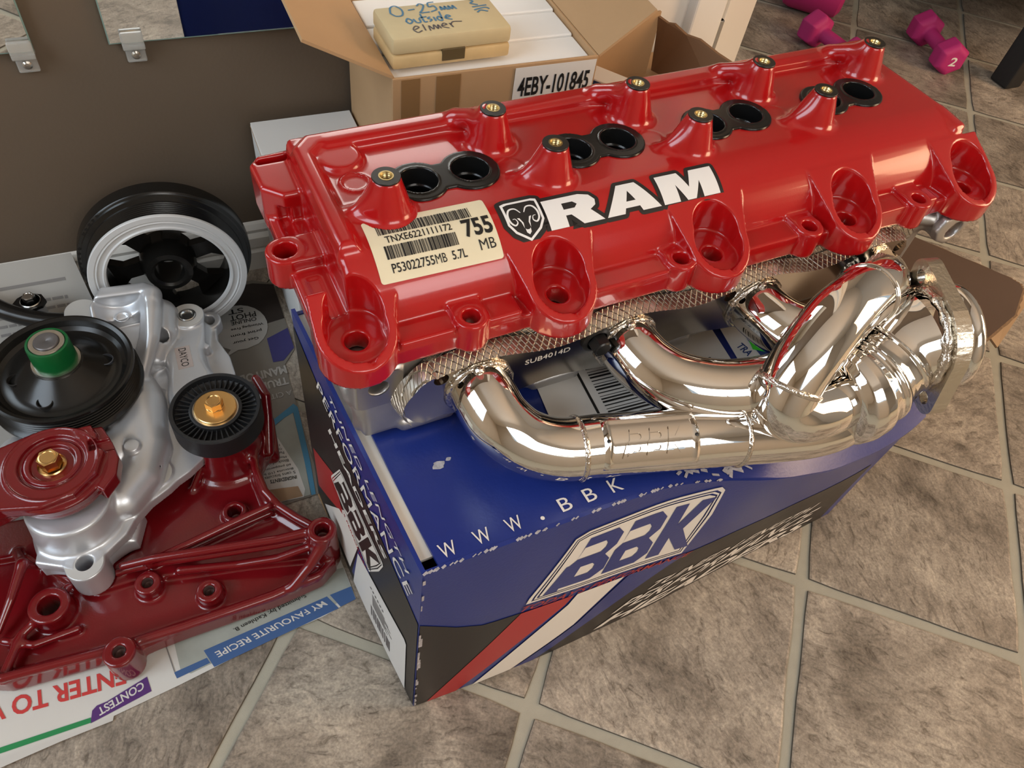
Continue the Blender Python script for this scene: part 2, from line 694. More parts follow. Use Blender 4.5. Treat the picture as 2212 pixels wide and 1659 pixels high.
def tile_material():
    m = mat('slate_tile', (0.3, 0.25, 0.2), 0.42)
    nt = m.node_tree
    b = nt.nodes['Principled BSDF']
    N, L = nt.nodes.new, nt.links.new
    tc = N('ShaderNodeTexCoord')
    oi = N('ShaderNodeObjectInfo')
    add = N('ShaderNodeVectorMath')
    add.operation = 'MULTIPLY_ADD'
    comb = N('ShaderNodeCombineXYZ')
    for i in range(3):
        L(oi.outputs['Random'], comb.inputs[i])
    L(comb.outputs[0], add.inputs[0])
    add.inputs[1].default_value = (37.0, 91.0, 13.0)
    rot = N('ShaderNodeVectorRotate')
    rot.rotation_type = 'Z_AXIS'
    ang = N('ShaderNodeMath')
    ang.operation = 'MULTIPLY'
    ang.inputs[1].default_value = 6.28
    L(oi.outputs['Random'], ang.inputs[0])
    L(tc.outputs['Object'], rot.inputs['Vector'])
    L(ang.outputs[0], rot.inputs['Angle'])
    L(rot.outputs[0], add.inputs[2])
    sc = N('ShaderNodeVectorMath')
    sc.operation = 'MULTIPLY'
    sc.inputs[1].default_value = (1.0, 0.42, 1.0)
    L(add.outputs[0], sc.inputs[0])

    def noise(scale, detail, rough, vec, dist=0.0):
        n = N('ShaderNodeTexNoise')
        n.inputs['Scale'].default_value = scale
        n.inputs['Detail'].default_value = detail
        n.inputs['Roughness'].default_value = rough
        n.inputs['Distortion'].default_value = dist
        L(vec, n.inputs['Vector'])
        return n.outputs['Fac']
    n1 = noise(13, 6, 0.62, add.outputs[0], 0.6)
    n2 = noise(120, 7, 0.70, sc.outputs[0], 1.2)
    n3 = noise(420, 3, 0.6, add.outputs[0])
    r1 = N('ShaderNodeValToRGB')
    cr = r1.color_ramp
    cr.elements[0].position, cr.elements[0].color = 0.30, (0.165, 0.138, 0.110, 1)
    cr.elements[1].position, cr.elements[1].color = 0.70, (0.500, 0.440, 0.360, 1)
    e = cr.elements.new(0.5)
    e.color = (0.345, 0.298, 0.243, 1)
    L(n1, r1.inputs[0])
    r2 = N('ShaderNodeValToRGB')
    c2 = r2.color_ramp
    c2.elements[0].position, c2.elements[0].color = 0.30, (0.34, 0.31, 0.28, 1)
    c2.elements[1].position, c2.elements[1].color = 0.66, (1.25, 1.22, 1.18, 1)
    e = c2.elements.new(0.46)
    e.color = (0.88, 0.87, 0.86, 1)
    L(n2, r2.inputs[0])
    mul = N('ShaderNodeMix')
    mul.data_type = 'RGBA'
    mul.blend_type = 'MULTIPLY'
    mul.inputs[0].default_value = 1.0
    L(r1.outputs[0], mul.inputs[6])
    L(r2.outputs[0], mul.inputs[7])
    r3 = N('ShaderNodeMapRange')
    r3.inputs[1].default_value, r3.inputs[2].default_value = 0.3, 0.7
    r3.inputs[3].default_value, r3.inputs[4].default_value = 0.72, 1.18
    L(n3, r3.inputs[0])
    vm = N('ShaderNodeVectorMath')
    vm.operation = 'SCALE'
    L(mul.outputs[2], vm.inputs[0])
    L(r3.outputs[0], vm.inputs['Scale'])
    # each tile a little lighter or darker
    rr = N('ShaderNodeMapRange')
    rr.inputs[3].default_value, rr.inputs[4].default_value = 0.80, 1.06
    L(oi.outputs['Random'], rr.inputs[0])
    vm2 = N('ShaderNodeVectorMath')
    vm2.operation = 'SCALE'
    L(vm.outputs[0], vm2.inputs[0])
    L(rr.outputs[0], vm2.inputs['Scale'])
    L(vm2.outputs[0], b.inputs['Base Color'])
    bp = N('ShaderNodeBump')
    bp.inputs['Strength'].default_value = 0.35
    bp.inputs['Distance'].default_value = 0.0012
    L(n2, bp.inputs['Height'])
    L(bp.outputs[0], b.inputs['Normal'])
    return m


M_tile = tile_material()
M_tile_edge = mat('tile_edge', (0.10, 0.085, 0.065), 0.7)

# ================================================================== the room
WALL_Y = 0.78
mb = MB()
mb.box((-1.6, -2.0, -0.06), (2.6, 2.4, -0.0022))
floor = mb.build('floor', M_grout)
tag(floor, kind='structure')

TH = math.radians(41.5)
TA = Vector((math.sin(TH), math.cos(TH), 0))
TB = Vector((math.cos(TH), -math.sin(TH), 0))
PA, PB, A0, B0 = 0.2230, 0.2354, 0.2205, -0.1986


def tile_mesh(seed):
    rnd = random.Random(seed)
    ha, hb = PA / 2 - 0.0048, PB / 2 - 0.0048
    out = []
    n = 7
    for (x0, y0, x1, y1) in ((-ha, -hb, ha, -hb), (ha, -hb, ha, hb), (ha, hb, -ha, hb), (-ha, hb, -ha, -hb)):
        for i in range(n):
            t = i / n
            q = [x0 + (x1 - x0) * t, y0 + (y1 - y0) * t]
            if i == 0:
                q = [q[0] * 0.985, q[1] * 0.985]
            else:
                nx, ny = (y1 - y0), -(x1 - x0)
                l = math.hypot(nx, ny)
                j = rnd.uniform(-0.0009, 0.0006)
                q = [q[0] + nx / l * j, q[1] + ny / l * j]
            out.append(q)
    m = len(out)
    v = [(p[0], p[1], -0.004) for p in out] + [(p[0] * 0.990, p[1] * 0.990, -0.0004) for p in out] + [(p[0] * 0.972, p[1] * 0.972, 0) for p in out]
    f = []
    for k in (0, 1):
        for i in range(m):
            j = (i + 1) % m
            f.append((k * m + i, k * m + j, (k + 1) * m + j, (k + 1) * m + i))
    f.append(tuple(2 * m + i for i in range(m)))
    me = new_mesh('tile', v, f)
    me.materials.append(M_tile)
    me.materials.append(M_tile_edge)
    for i, p in enumerate(me.polygons):
        p.material_index = 1 if i < m else 0
    return me


tile_meshes = [tile_mesh(i) for i in range(5)]
Rt = Matrix(((TA.x, TB.x, 0, 0), (TA.y, TB.y, 0, 0), (0, 0, -1, 0), (0, 0, 0, 1)))
Rt = Matrix(((TA.x, -TB.x, 0, 0), (TA.y, -TB.y, 0, 0), (0, 0, 1, 0), (0, 0, 0, 1)))
for i in range(-6, 11):
    for j in range(-9, 10):
        c = TA * (A0 + PA * (i + 0.5)) + TB * (B0 + PB * (j + 0.5))
        if not (-0.85 < c.x < 2.25 and -0.35 < c.y < 1.95):
            continue
        if c.y > WALL_Y + 0.25 and c.x < 0.5:
            continue
        if len([1 for q in floor.children]) >= 290:
            continue
        o = link('tile', tile_meshes[(i * 3 + j * 7) % 5], floor)
        o.matrix_local = Matrix.Translation(c) @ Rt


def wall_box(name, boxes, m):
    w = MB()
    for lo, hi in boxes:
        w.box(lo, hi)
    return tag(w.build(name, m), kind='structure')


wall_back = wall_box('wall_back', [((-1.6, WALL_Y, -0.05), (0.56, WALL_Y + 0.06, 2.45))], M_wall)
wall_box('wall_far', [((0.50, 2.30, -0.05), (2.6, 2.36, 2.45))], M_cream)
wall_box('wall_left', [((-1.60, -2.0, -0.05), (-1.55, 0.84, 0.75)), ((-1.60, -2.0, 1.95), (-1.55, 0.84, 2.45)),
                       ((-1.60, -2.0, 0.75), (-1.55, -0.50, 1.95)), ((-1.60, 0.60, 0.75), (-1.55, 0.84, 1.95))], M_cream)
wall_box('wall_right', [((2.55, -2.0, -0.05), (2.60, 2.36, 0.35)), ((2.55, -2.0, 1.75), (2.60, 2.36, 2.45)),
                        ((2.55, -2.0, 0.35), (2.60, -1.05, 1.75)), ((2.55, -0.05, 0.35), (2.60, 2.36, 1.75))], M_cream)
wall_box('wall_front', [((-1.6, -1.95, -0.05), (2.6, -1.90, 1.25)), ((-1.6, -1.95, 2.25), (2.6, -1.90, 2.45)),
                        ((-1.6, -1.95, 1.25), (-0.3, -1.90, 2.25)), ((1.5, -1.95, 1.25), (2.6, -1.90, 2.25))], M_cream)
wall_box('ceiling', [((-1.6, -2.0, 2.40), (2.6, 2.4, 2.46))], M_ceil)


def window(name, axis, at, a0, a1, z0, z1):
    t = 0.045
    fr, gl = MB(), MB()

    def bx(m, p0, q0, p1, q1, d):
        lo, hi = [0, 0, 0], [0, 0, 0]
        o = 1 - axis
        lo[axis], hi[axis] = at - d, at + d
        lo[o], hi[o] = p0, p1
        lo[2], hi[2] = q0, q1
        m.box(lo, hi)
    for p0, q0, p1, q1 in ((a0, z0, a0 + t, z1), (a1 - t, z0, a1, z1), (a0, z0, a1, z0 + t), (a0, z1 - t, a1, z1), ((a0 + a1) / 2 - 0.02, z0, (a0 + a1) / 2 + 0.02, z1)):
        bx(fr, p0, q0, p1, q1, 0.02)
    w = tag(fr.build(name, M_white), kind='structure')
    bx(gl, a0 + t, z0 + t, a1 - t, z1 - t, 0.002)
    gl.build('window_pane', M_glass, w)


window('window_1', 0, -1.575, -0.50, 0.60, 0.75, 1.95)
window('window_2', 0, 2.575, -1.05, -0.05, 0.35, 1.75)
window('window_3', 1, -1.925, -0.3, 1.5, 1.25, 2.25)

# moulded baseboard: profile in (depth, height) run along the wall
prof = [(0, 0), (0.013, 0), (0.013, 0.028), (0.010, 0.032), (0.012, 0.036), (0.012, 0.050), (0.007, 0.055), (0.008, 0.060), (0.004, 0.066), (0, 0.068)]
v, f = [], []
for x in (-1.55, 0.55):
    v += [(x, WALL_Y - d, z) for d, z in prof]
m = len(prof)
for i in range(m - 1):
    f.append((i, i + 1, i + 1 + m, i + m))
f += [tuple(range(m)), tuple(reversed(range(m, 2 * m)))]
tag(obj('baseboard_back', v, f, M_white), kind='structure')

# end of the wall: white casing, dark gap with hinge, folded white door
mb = MB()
mb.box((0.545, WALL_Y - 0.012, 0.0), (0.628, WALL_Y + 0.06, 2.1), 0.003)
mb.box((0.622, WALL_Y - 0.028, 0.0), (0.668, WALL_Y + 0.06, 2.1), 0.003)
tag(mb.build('trim_1', M_white), kind='structure')
door = MB()
Md = Matrix.Translation((0.682, WALL_Y + 0.005, 0)) @ Matrix.Rotation(math.radians(34), 4, 'Z')
dv = MB()
dv.box((0.0, 0.0, 0.008), (0.034, 0.036, 2.05), 0.002)
dv.box((0.0345, -0.006, 0.008), (0.180, 0.028, 2.05), 0.002)
door.add([tuple(Md @ Vector(p)) for p in dv.v], dv.f)
door_o = tag(door.build('door_1', M_white), kind='structure')
hg = MB()
hg.lathe([(0.004, 0.0), (0.0055, 0.001), (0.0055, 0.045), (0.004, 0.046)], 12, Matrix.Translation((0.676, WALL_Y - 0.016, 0.232)))
hg.box((0.668, WALL_Y - 0.014, 0.222), (0.6745, WALL_Y - 0.011, 0.287))
hg.build('hinge', M_steel, door_o)
gap = MB()
gap.box((0.668, WALL_Y + 0.02, 0), (0.70, WALL_Y + 0.05, 2.1))  # black block that paints in the shade of the door gap
tag(gap.build('gap_shade', M_dark), kind='structure')

# ================================================================== wall mirrors
M_mirror = mat('mirror_silver', (0.86, 0.88, 0.87), 0.015, 1.0)
M_mirror_edge = mat('green_glass_edge', (0.20, 0.30, 0.27), 0.15)
M_clip = mat('clear_plastic', (0.92, 0.92, 0.88), 0.12, trans=0.75, ior=1.45)
M_nickel = mat('screw_steel', (0.55, 0.53, 0.48), 0.3, 1.0)


def mirror(name, x0, x1, z0, z1, label, clips):
    mm = MB()
    mm.box((x0, WALL_Y - 0.0065, z0), (x1, WALL_Y - 0.0012, z1))
    o = mm.build(name, M_mirror_edge)
    tag(o, label, 'mirror')
    fc = MB()
    fc.box((x0 + 0.0012, WALL_Y - 0.0069, z0 + 0.0012), (x1 - 0.0012, WALL_Y - 0.0066, z1 - 0.0012))
    fc.build('glass_face', M_mirror, o)
    for cx in clips:
        c = MB()
        y = WALL_Y
        c.box((cx - 0.010, y - 0.0125, z0 - 0.005), (cx + 0.010, y - 0.0078, z0 + 0.012), 0.0012)
        c.box((cx - 0.010, y - 0.012, z0 - 0.0045), (cx + 0.010, y - 0.0002, z0 - 0.0008), 0.0008)
        c.box((cx - 0.009, y - 0.0052, z0 - 0.021), (cx + 0.009, y - 0.0002, z0 - 0.003), 0.0015)
        ob = c.build('mirror_clip', M_clip, o)
        s = MB()
        s.lathe([(0.0, 0.0022), (0.0025, 0.002), (0.0042, 0.0008), (0.0042, 0), (0, 0)], 16,
                axis_M((cx, y - 0.0053, z0 - 0.013), (0, -1, 0)))
        s.build('screw', M_nickel, ob)
    return o


mirror('wall_mirror', -0.0325, 0.40, 0.3105, 0.95, 'frameless mirror on brown wall, to the right, behind cardboard flap', [-0.0115])
mirror('wall_mirror', -0.52, -0.0955, 0.3105, 0.95, 'frameless mirror at the left edge of the brown wall', [-0.1055])

# ================================================================== printed parts carton (blue)
M_blue = mat('blue_print_card', (0.012, 0.028, 0.190), 0.34, bump=0.12, bscale=350, coat=0.15, coat_rough=0.25, vary=0.10, vscale=30)
M_black = mat('black_print', (0.017, 0.015, 0.014), 0.40)
M_red_print = mat('red_print', (0.40, 0.022, 0.024), 0.40)
M_white_print = mat('white_print', (0.78, 0.74, 0.68), 0.45)
M_card_white = mat('white_card', (0.74, 0.70, 0.62), 0.65, vary=0.06, vscale=40)
M_kraft = mat('kraft_card', (0.46, 0.29, 0.15), 0.7, bump=0.1, bscale=300, vary=0.06, vscale=25)
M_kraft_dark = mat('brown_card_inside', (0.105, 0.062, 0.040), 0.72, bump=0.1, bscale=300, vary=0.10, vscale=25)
M_ink = mat('black_ink', (0.012, 0.012, 0.012), 0.5)
M_bluink = mat('dark_blue_ink', (0.02, 0.055, 0.20), 0.5)

BO = Vector((0.0758, 0.1808, 0.0))
BTH = math.radians(3.274)
B1 = Vector((math.cos(BTH), math.sin(BTH), 0))
B2 = Vector((-math.sin(BTH), math.cos(BTH), 0))
CR = np.array([(0, 0, .283), (.131, -.003, .281), (.187, -.005, .278), (.23, -.012, .268), (.275, -.022, .255), (.35, -.023, .224), (.42, -.018, .205), (.465, -.012, .2), (.503, -.002, .2)])
BT = np.array([(0, 0), (.065, -.005), (.133, -.008), (.25, -.008), (.374, -.003), (.44, -.002), (.503, 0)])


def _sm(s, col):
    # smoothed polyline
    return float(np.mean([np.interp(s + d, CR[:, 0], CR[:, col]) for d in (-.012, -.006, 0, .006, .012)]))


def f_zc(s):
    return _sm(s, 2)


def box_pt(s, o, z):
    return BO + B1 * s + B2 * o + Vector((0, 0, z))


def f_front(s, z, eps=0.0):
    zc = f_zc(s)
    ob = float(np.interp(s, BT[:, 0], BT[:, 1]))
    t = z / zc
    return box_pt(s, ob + (_sm(s, 1) - ob) * t * t - eps, z)


def f_left(o, z, eps=0.0):
    bulge = -0.0035 * math.sin(min(1, max(0, o / 0.23)) * math.pi) * (1 - z / 0.283)
    return box_pt(-0.042 * o + bulge - eps, o, z)


def f_top(s, o, eps=0.0):
    zc, oc = f_zc(s), _sm(s, 1)
    t = min(1, max(0, (o - oc) / 0.095))
    z = zc + (0.2815 - zc) * (math.sin(t * math.pi / 2)) - 0.0008 * math.sin(t * math.pi) * 4
    return box_pt(s, o, z + eps)


def sheet(fn, us, vs_, thick, inward=None):
    """a card sheet: fn(u, v, eps) on a grid, with thickness along eps."""
    nu, nv = len(us), len(vs_)
    v, f = [], []
    for e in (0.0, -thick):
        for a in us:
            for b in vs_:
                v.append(tuple(fn(a, b, e)))
    n = nu * nv
    for i in range(nu - 1):
        for j in range(nv - 1):
            a, b, c, d = i * nv + j, (i + 1) * nv + j, (i + 1) * nv + j + 1, i * nv + j + 1
            f.append((a, b, c, d))
            f.append((d + n, c + n, b + n, a + n))
    for i in range(nu - 1):
        for j in (0, nv - 1):
            a, b = i * nv + j, (i + 1) * nv + j
            f.append((a, a + n, b + n, b) if j == 0 else (b, b + n, a + n, a))
    for j in range(nv - 1):
        for i in (0, nu - 1):
            a, b = i * nv + j, i * nv + j + 1
            f.append((b, b + n, a + n, a) if i == 0 else (a, a + n, b + n, b))
    return v, f


carton = thing('parts_carton', 'blue, black, red and white printed carton under the chrome header', 'carton', tuple(BO))
Cinv = Matrix.Translation(-BO)


def cpart(name, v, f, m, smooth=False, label=None, sharp=30):
    return obj(name, [tuple(Vector(p) - BO) for p in v], f, m, carton, smooth, sharp, label=label)


LS = np.linspace(0, 1, 25)
v, f = sheet(lambda s, t, e: f_front(s, t * f_zc(s), e), list(np.linspace(0, .503, 41)), list(np.linspace(0, 1, 13)), 0.003)
front_p = cpart('front_panel', v, f, M_blue, True)
v, f = sheet(lambda o, t, e: f_left(0.24 - o, t * 0.283, e), list(np.linspace(0, .24, 17)), list(np.linspace(0, 1, 9)), 0.003)
left_p = cpart('side_panel', v, f, M_blue, True)
# right, back, bottom (hardly seen)
bx = MB()


def slab(a, b, c, d, th):
    """quad sheet a b c d with thickness th along its normal (inside)."""
    a, b, c, d = map(Vector, (a, b, c, d))
    n = (b - a).cross(d - a).normalized() * th
    return [tuple(p) for p in (a, b, c, d)] + [tuple(p - n) for p in (a, b, c, d)], [(0, 1, 2, 3), (7, 6, 5, 4), (0, 4, 5, 1), (1, 5, 6, 2), (2, 6, 7, 3), (3, 7, 4, 0)]


v, f = slab(box_pt(.503, 0.002, 0), box_pt(.500, .24, 0), box_pt(.494, .24, .278), box_pt(.500, 0.002, .198), .003)
cpart('side_panel', v, f, M_blue)
v, f = slab(box_pt(.500, .24, 0), box_pt(-.0098, .24, 0), box_pt(-.0098, .24, .279), box_pt(.494, .24, .279), .003)
cpart('back_panel', v, f, M_blue)
v, f = slab(box_pt(0, 0.004, 0.0005), box_pt(.50, .004, 0.0005), box_pt(.50, .238, 0.0005), box_pt(-.012, .238, 0.0005), -.002)
cpart('bottom_panel', v, f, M_kraft)
# top lid, its cut left edge and the white inner flap below it
v, f = sheet(lambda s, t, e: f_top(.012 + s - .042 * (t * .24) * max(0, 1 - s / .1), _sm(s, 1) * (1 - t) + t * .235, e),
             list(np.linspace(0, .489, 45)), list(np.linspace(0, 1, 19)), 0.003)
top_p = cpart('top_flap', v, f, M_blue, True)
v, f = sheet(lambda s, t, e: box_pt(s - .042 * t * .235 + .0005, .012 + t * .225, .2775 + e), list(np.linspace(0, .05, 3)), list(np.linspace(0, 1, 9)), 0.003)
cpart('inner_flap', v, f, M_card_white, label='white inner flap along the left edge')

# brown inside of the opened end flap, lying out to the right
M_edge = mat('corrugated_edge', (0.20, 0.115, 0.055), 0.8, bump=1.0, bscale=700, vary=0.4, vscale=300)
fl = [(0.395, 0.345), (0.452, 0.420), (0.560, 0.420), (0.618, 0.362), (0.684, 0.274), (0.688, 0.264), (0.685, 0.257), (0.650, 0.234), (0.580, 0.214), (0.520, 0.230), (0.398, 0.275)]
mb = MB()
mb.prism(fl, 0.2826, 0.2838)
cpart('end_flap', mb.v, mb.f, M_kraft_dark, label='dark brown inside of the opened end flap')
ed = []
for i in range(2, 8):
    (x0, y0), (x1, y1) = fl[i], fl[i + 1]
    for k in range(10):
        t = k / 10
        ed.append((x0 + (x1 - x0) * t, y0 + (y1 - y0) * t))
mb = MB()
v, f = [], []
for i, (x, y) in enumerate(ed):
    w = 0.0010 * math.sin(i * 1.9)
    for dx, z in ((0.0, 0.2836), (0.0026 + w, 0.2830), (0.0026 - w, 0.2795), (-0.002, 0.2788)):
        v.append((x + dx, y - dx * 0.3, z))
for i in range(len(ed) - 1):
    for k in range(3):
        f.append((i * 4 + k, (i + 1) * 4 + k, (i + 1) * 4 + k + 1, i * 4 + k + 1))
cpart('flap_edge', v, f, M_edge, label='torn corrugated edge')
v, f = slab((0.640, 0.222, 0.256), (0.700, 0.252, 0.272), (0.694, 0.268, 0.276), (0.636, 0.238, 0.262), 0.0025)
cpart('outer_flap', v, f, M_kraft, label='tan under flap')


def quad_map(c, fn, eps=0.0006):
    """(u, v) in the unit square -> bilinear in four corners -> surface."""
    bl, br, tr, tl = [np.array(p, float) for p in c]

    def g(u, w):
        q = bl * (1 - u) * (1 - w) + br * u * (1 - w) + tr * u * w + tl * (1 - u) * w
        return Vector(fn(q[0], q[1], -eps) if fn is f_top_out else fn(q[0], q[1], eps)) - BO
    return g


def f_top_out(s, o, e):
    return f_top(s, o, -e)


def p_front(pr, name, m, c, eps=0.0006, n=14, parent=None):
    pr.cut(us=[i / n for i in range(1, n)], vs=[i / 6 for i in range(1, 6)])
    return pr.build(name, quad_map(c, f_front, eps), m, carton)


def p_left(pr, name, m, c, eps=0.0006):
    pr.cut(us=[i / 10 for i in range(1, 10)], vs=[i / 5 for i in range(1, 5)])
    return pr.build(name, quad_map(c, f_left, eps), m, carton)


def p_top(pr, name, m, c, eps=0.0006):
    pr.cut(us=[i / 10 for i in range(1, 10)], vs=[i / 4 for i in range(1, 4)])
    return pr.build(name, quad_map(c, f_top_out, eps), m, carton)


ID_F = ((0, 0), (.5, 0), (.5, .3), (0, .3))


def to_unit(pts, w=.5, h=.3):
    return [(x / w, y / h) for x, y in pts]


# black lower field, red and white diagonal stripes
P = Print().poly(to_unit([(0.0006, 0.0006), (0.012, 0.0006), (0.055, .055), (.118, .128), (.120, .140), (.052, .152), (.03, .168), (.0006, .199)]))
p_front(P, 'black_print', M_black, ID_F, .0005, 40)
P = Print().poly(to_unit([(.112, .001), (.49, .001), (.49, .118), (.40, .125), (.300, .128), (.252, .127), (.20, .075)]))
P.v = [q for q in P.v]
p_front(P, 'black_print', M_black, to_unit([(0, 0), (.5, 0), (.5, .3), (0, .3)], 1, 1), .0004, 40)
P = Print().poly(to_unit([(.012, .001), (.040, .001), (.128, .124), (.134, .140), (.0855, .146)]))
p_front(P, 'red_print', M_red_print, ID_F, .0008, 40)
P = Print().poly(to_unit([(.056, .001), (.094, .001), (.150, .060), (.185, .132), (.1375, .139), (.132, .122)]))
p_front(P, 'white_print', M_white_print, ID_F, .0008, 40)
P = Print().poly(to_unit([(.098, .001), (.118, .001), (.205, .080), (.250, .127), (.190, .131), (.154, .058)]))
p_front(P, 'blue_print', M_blue, ID_F, .0007, 40)


def badge(bg_holes=True):
    """the lettered badge in a unit square: outline rings, field and three letters."""
    white, blue = Print(), Print()
    def shape(m):
        pts = [(0.0 + m, 0.02 + m * 1.3), (0.93 - m * .6, 0.02 + m * 1.3), (1.0 - m, 0.60), (1.0 - m * .75, 0.93 - m), (0.97 - m, 0.98 - m * 1.3), (0.16 + m * .4, 0.98 - m * 1.3), (0.09 + m * .6, 0.93 - m), (0.0 + m, 0.12)]
        return pts
    white.poly(shape(0.0), [shape(0.022)])
    white.poly(shape(0.034), [shape(0.046)])
    white.poly(shape(0.058))
    blue.poly([(0.075, .10), (0.15, .10), (0.18, .48), (0.30, .55), (0.25, .52), (0.13, .50)])
    # letters: each a slanted block letter with counters
    def B(x):
        o = [(x, .14), (x + .20, .14), (x + .265, .24), (x + .27, .40), (x + .225, .50), (x + .275, .60), (x + .285, .76), (x + .235, .86), (x + .065, .86), (x + .045, .56), (x + .015, .50)]
        h1 = [(x + .085, .27), (x + .165, .27), (x + .185, .32), (x + .185, .38), (x + .165, .42), (x + .095, .42)]
        h2 = [(x + .045, .57), (x + .185, .57), (x + .205, .62), (x + .205, .68), (x + .185, .73), (x + .06, .73)]
        blue.poly(o, [h1, h2])
    B(.13)
    B(.40)
    x = .67
    blue.poly([(x, .14), (x + .085, .14), (x + .10, .40), (x + .19, .14), (x + .275, .14), (x + .17, .49), (x + .30, .86), (x + .21, .86), (x + .115, .58), (x + .13, .86), (x + .05, .86)])
    return white, blue


LOGO = ((.087, .160), (.254, .130), (.236, .262), (.103, .257))
w_, b_ = badge()
p_front(w_, 'badge_print', M_white_print, LOGO, .0008)
p_front(b_, 'letter_print', M_blue, LOGO, .0011)
P = Print().text("TODAY'S PERFORMANCE", 0, 0, 1, 1, 0.01, 0.02)
p_front(P, 'slogan_print', M_red_print, ((.081, .150), (.252, .121), (.254, .129), (.083, .159)), .0009)
for txt, c in (("TUNED LENGTH", ((.222, .064), (.440, .060), (.445, .075), (.227, .079))), ("PERFORMANCE", ((.196, .036), (.455, .030), (.461, .052), (.204, .058))), ("HEADERS", ((.182, .010), (.46, .004), (.468, .024), (.192, .030)))):
    P = Print().text(txt, 0, 0, 0.96, 1, 0.012 if txt != 'HEADERS' else .03, 0.04)
    p_front(P, 'lettering_print', M_white_print, c, .0009)
# side panel print: black field, stripes, badge, headings, white label
P = Print().poly(to_unit([(.001, .001), (.2400, .001), (.2400, .265), (.160, .243), (.001, .199)]))
p_left(P, 'black_print', M_black, ID_F, .0005)
P = Print().poly(to_unit([(.166, .152), (.232, .10), (.232, .03), (.150, .108)]))
p_left(P, 'red_print', M_red_print, ID_F, .0008)
P = Print().poly(to_unit([(.144, .126), (.215, .02), (.14, .02), (.113, .114)]))
p_left(P, 'white_print', M_white_print, ID_F, .0008)
P = Print().poly(to_unit([(.112, .113), (.135, .02), (.05, .02), (.09, .11)]))
p_left(P, 'blue_print', M_blue, ID_F, .0007)
LLOGO = ((.176, .132), (.083, .108), (.058, .184), (.155, .193))
w_, b_ = badge()
p_left(w_, 'badge_print', M_white_print, LLOGO, .0009)
p_left(b_, 'letter_print', M_black, LLOGO, .0012)
P = Print().text("TODAY'S PERFORMANCE", 0, 0, 1, 1, 0.01, 0.02)
p_left(P, 'slogan_print', M_red_print, ((.178, .121), (.084, .098), (.083, .104), (.177, .128)), .0009)
for txt, c, bo_ in (("HEADERS", ((.170, .213), (.054, .196), (.052, .207), (.167, .225)), .025), ("PERFORMANCE", ((.190, .246), (.012, .214), (.010, .234), (.188, .262)), .0), ("TUNED LENGTH", ((.162, .268), (.018, .244), (.016, .254), (.160, .277)), .0)):
    P = Print().text(txt, 0, 0, 0.97, 1, bo_, 0.03)
    p_left(P, 'lettering_print', M_white_print, c, .0009)
M_label = mat('label_paper', (0.74, 0.73, 0.70), 0.5)
lab = Print().poly(to_unit([(.132, .004), (.016, .006), (.0165, .119), (.020, .123), (.110, .101), (.114, .099)]))
lab = p_left(lab, 'shipping_label', M_label, ID_F, .0011)
P = Print().bars(0.30, 0.20, 0.72, 0.42, 18, 3)
for i in range(7):
    P.rect(0.34, 0.50 + i * .035, 0.34 + random.uniform(.25, .5), 0.514 + i * .035)
for i in range(6):
    P.rect(0.3 + i * .05, 0.80, 0.33 + i * .05, 0.825)
P = p_left(P, 'barcode_print', mat('grey_ink', (0.16, 0.15, 0.16), 0.5), ((.116, .004), (.018, .004), (.018, .118), (.116, .098)), .0014)
# lid print: spaced web address along the front edge, second line by the right corner
for ch, s0, w in (('W', .016, .011), ('W', .040, .011), ('W', .063, .011), ('.', .0865, .003), ('B', .103, .0085), ('B', .1225, .0085), ('K', .143, .009)):
    hgt = .0105 if ch != '.' else .003
    P = Print().text(ch, 0, 0, 1, 1, 0.0)
    p_top(P, 'letter_print', M_white_print, ((s0, .0055), (s0 + w, .0055), (s0 + w, .0055 + hgt), (s0, .0055 + hgt)))
P = Print().text('BORN / DES', 0, 0, 1, 1, 0.012)
p_top(P, 'lettering_print', M_white_print, ((.392, .002), (.486, .012), (.486, .026), (.396, .016)), .0008)
# worn patches of bare card
M_scuff = mat('scuffed_card', (0.42, 0.40, 0.42), 0.8, bump=0.5, bscale=500, vary=0.5, vscale=300)
P = Print()
for (s, o, r) in ((.041, .071, .0045), (.049, .073, .002)):
    P.poly([(s + r * (1 + .3 * math.sin(k * 2.1)) * math.cos(k * .52), o + .7 * r * math.sin(k * .52)) for k in range(12)])
P.build('scuff', lambda a, b: f_top(a, b, .0005) - BO, M_scuff, carton)['kind'] = 'stuff'
P = Print()
rnd = random.Random(5)
for i in range(60):
    s = rnd.uniform(.0, .23)
    P.stroke([(s, 0.0), (s + .003, .0012)], rnd.uniform(.0006, .0018))
for i in range(16):
    s = rnd.uniform(.195, .255)
    P.stroke([(s, .002 + rnd.uniform(0, .012)), (s + rnd.uniform(.003, .01), .003 + rnd.uniform(0, .012))], rnd.uniform(.001, .0035))
P.build('worn_crease', lambda a, b: f_top(a, _sm(a, 1) + b, .0007) - BO, M_scuff, carton)['kind'] = 'stuff'
P = Print()
for i in range(26):
    z = rnd.uniform(.005, .275)
    P.rect(0.0, z, rnd.uniform(.0008, .003), z + rnd.uniform(.003, .014))
P.build('worn_corner', lambda a, b: f_front(a, b, .0013) - BO, M_scuff, carton)['kind'] = 'stuff'


# stickers on the lid, under the header
def sheet_poly(name, pts, z, m, label, cat='label', group=None):
    mb = MB()
    mb.prism(pts, 0, 0.0004)
    c = (sum(p[0] for p in pts) / len(pts), sum(p[1] for p in pts) / len(pts))
    o = MB().add([(p[0] - c[0], p[1] - c[1], p[2]) for p in mb.v], mb.f).build(name, m, None, loc=(c[0], c[1], z))
    return tag(o, label, cat, group), c


def plane_map(o0, du, dv):
    o0, du, dv = Vector(o0), Vector(du), Vector(dv)
    return lambda u, w: o0 + du * u + dv * w


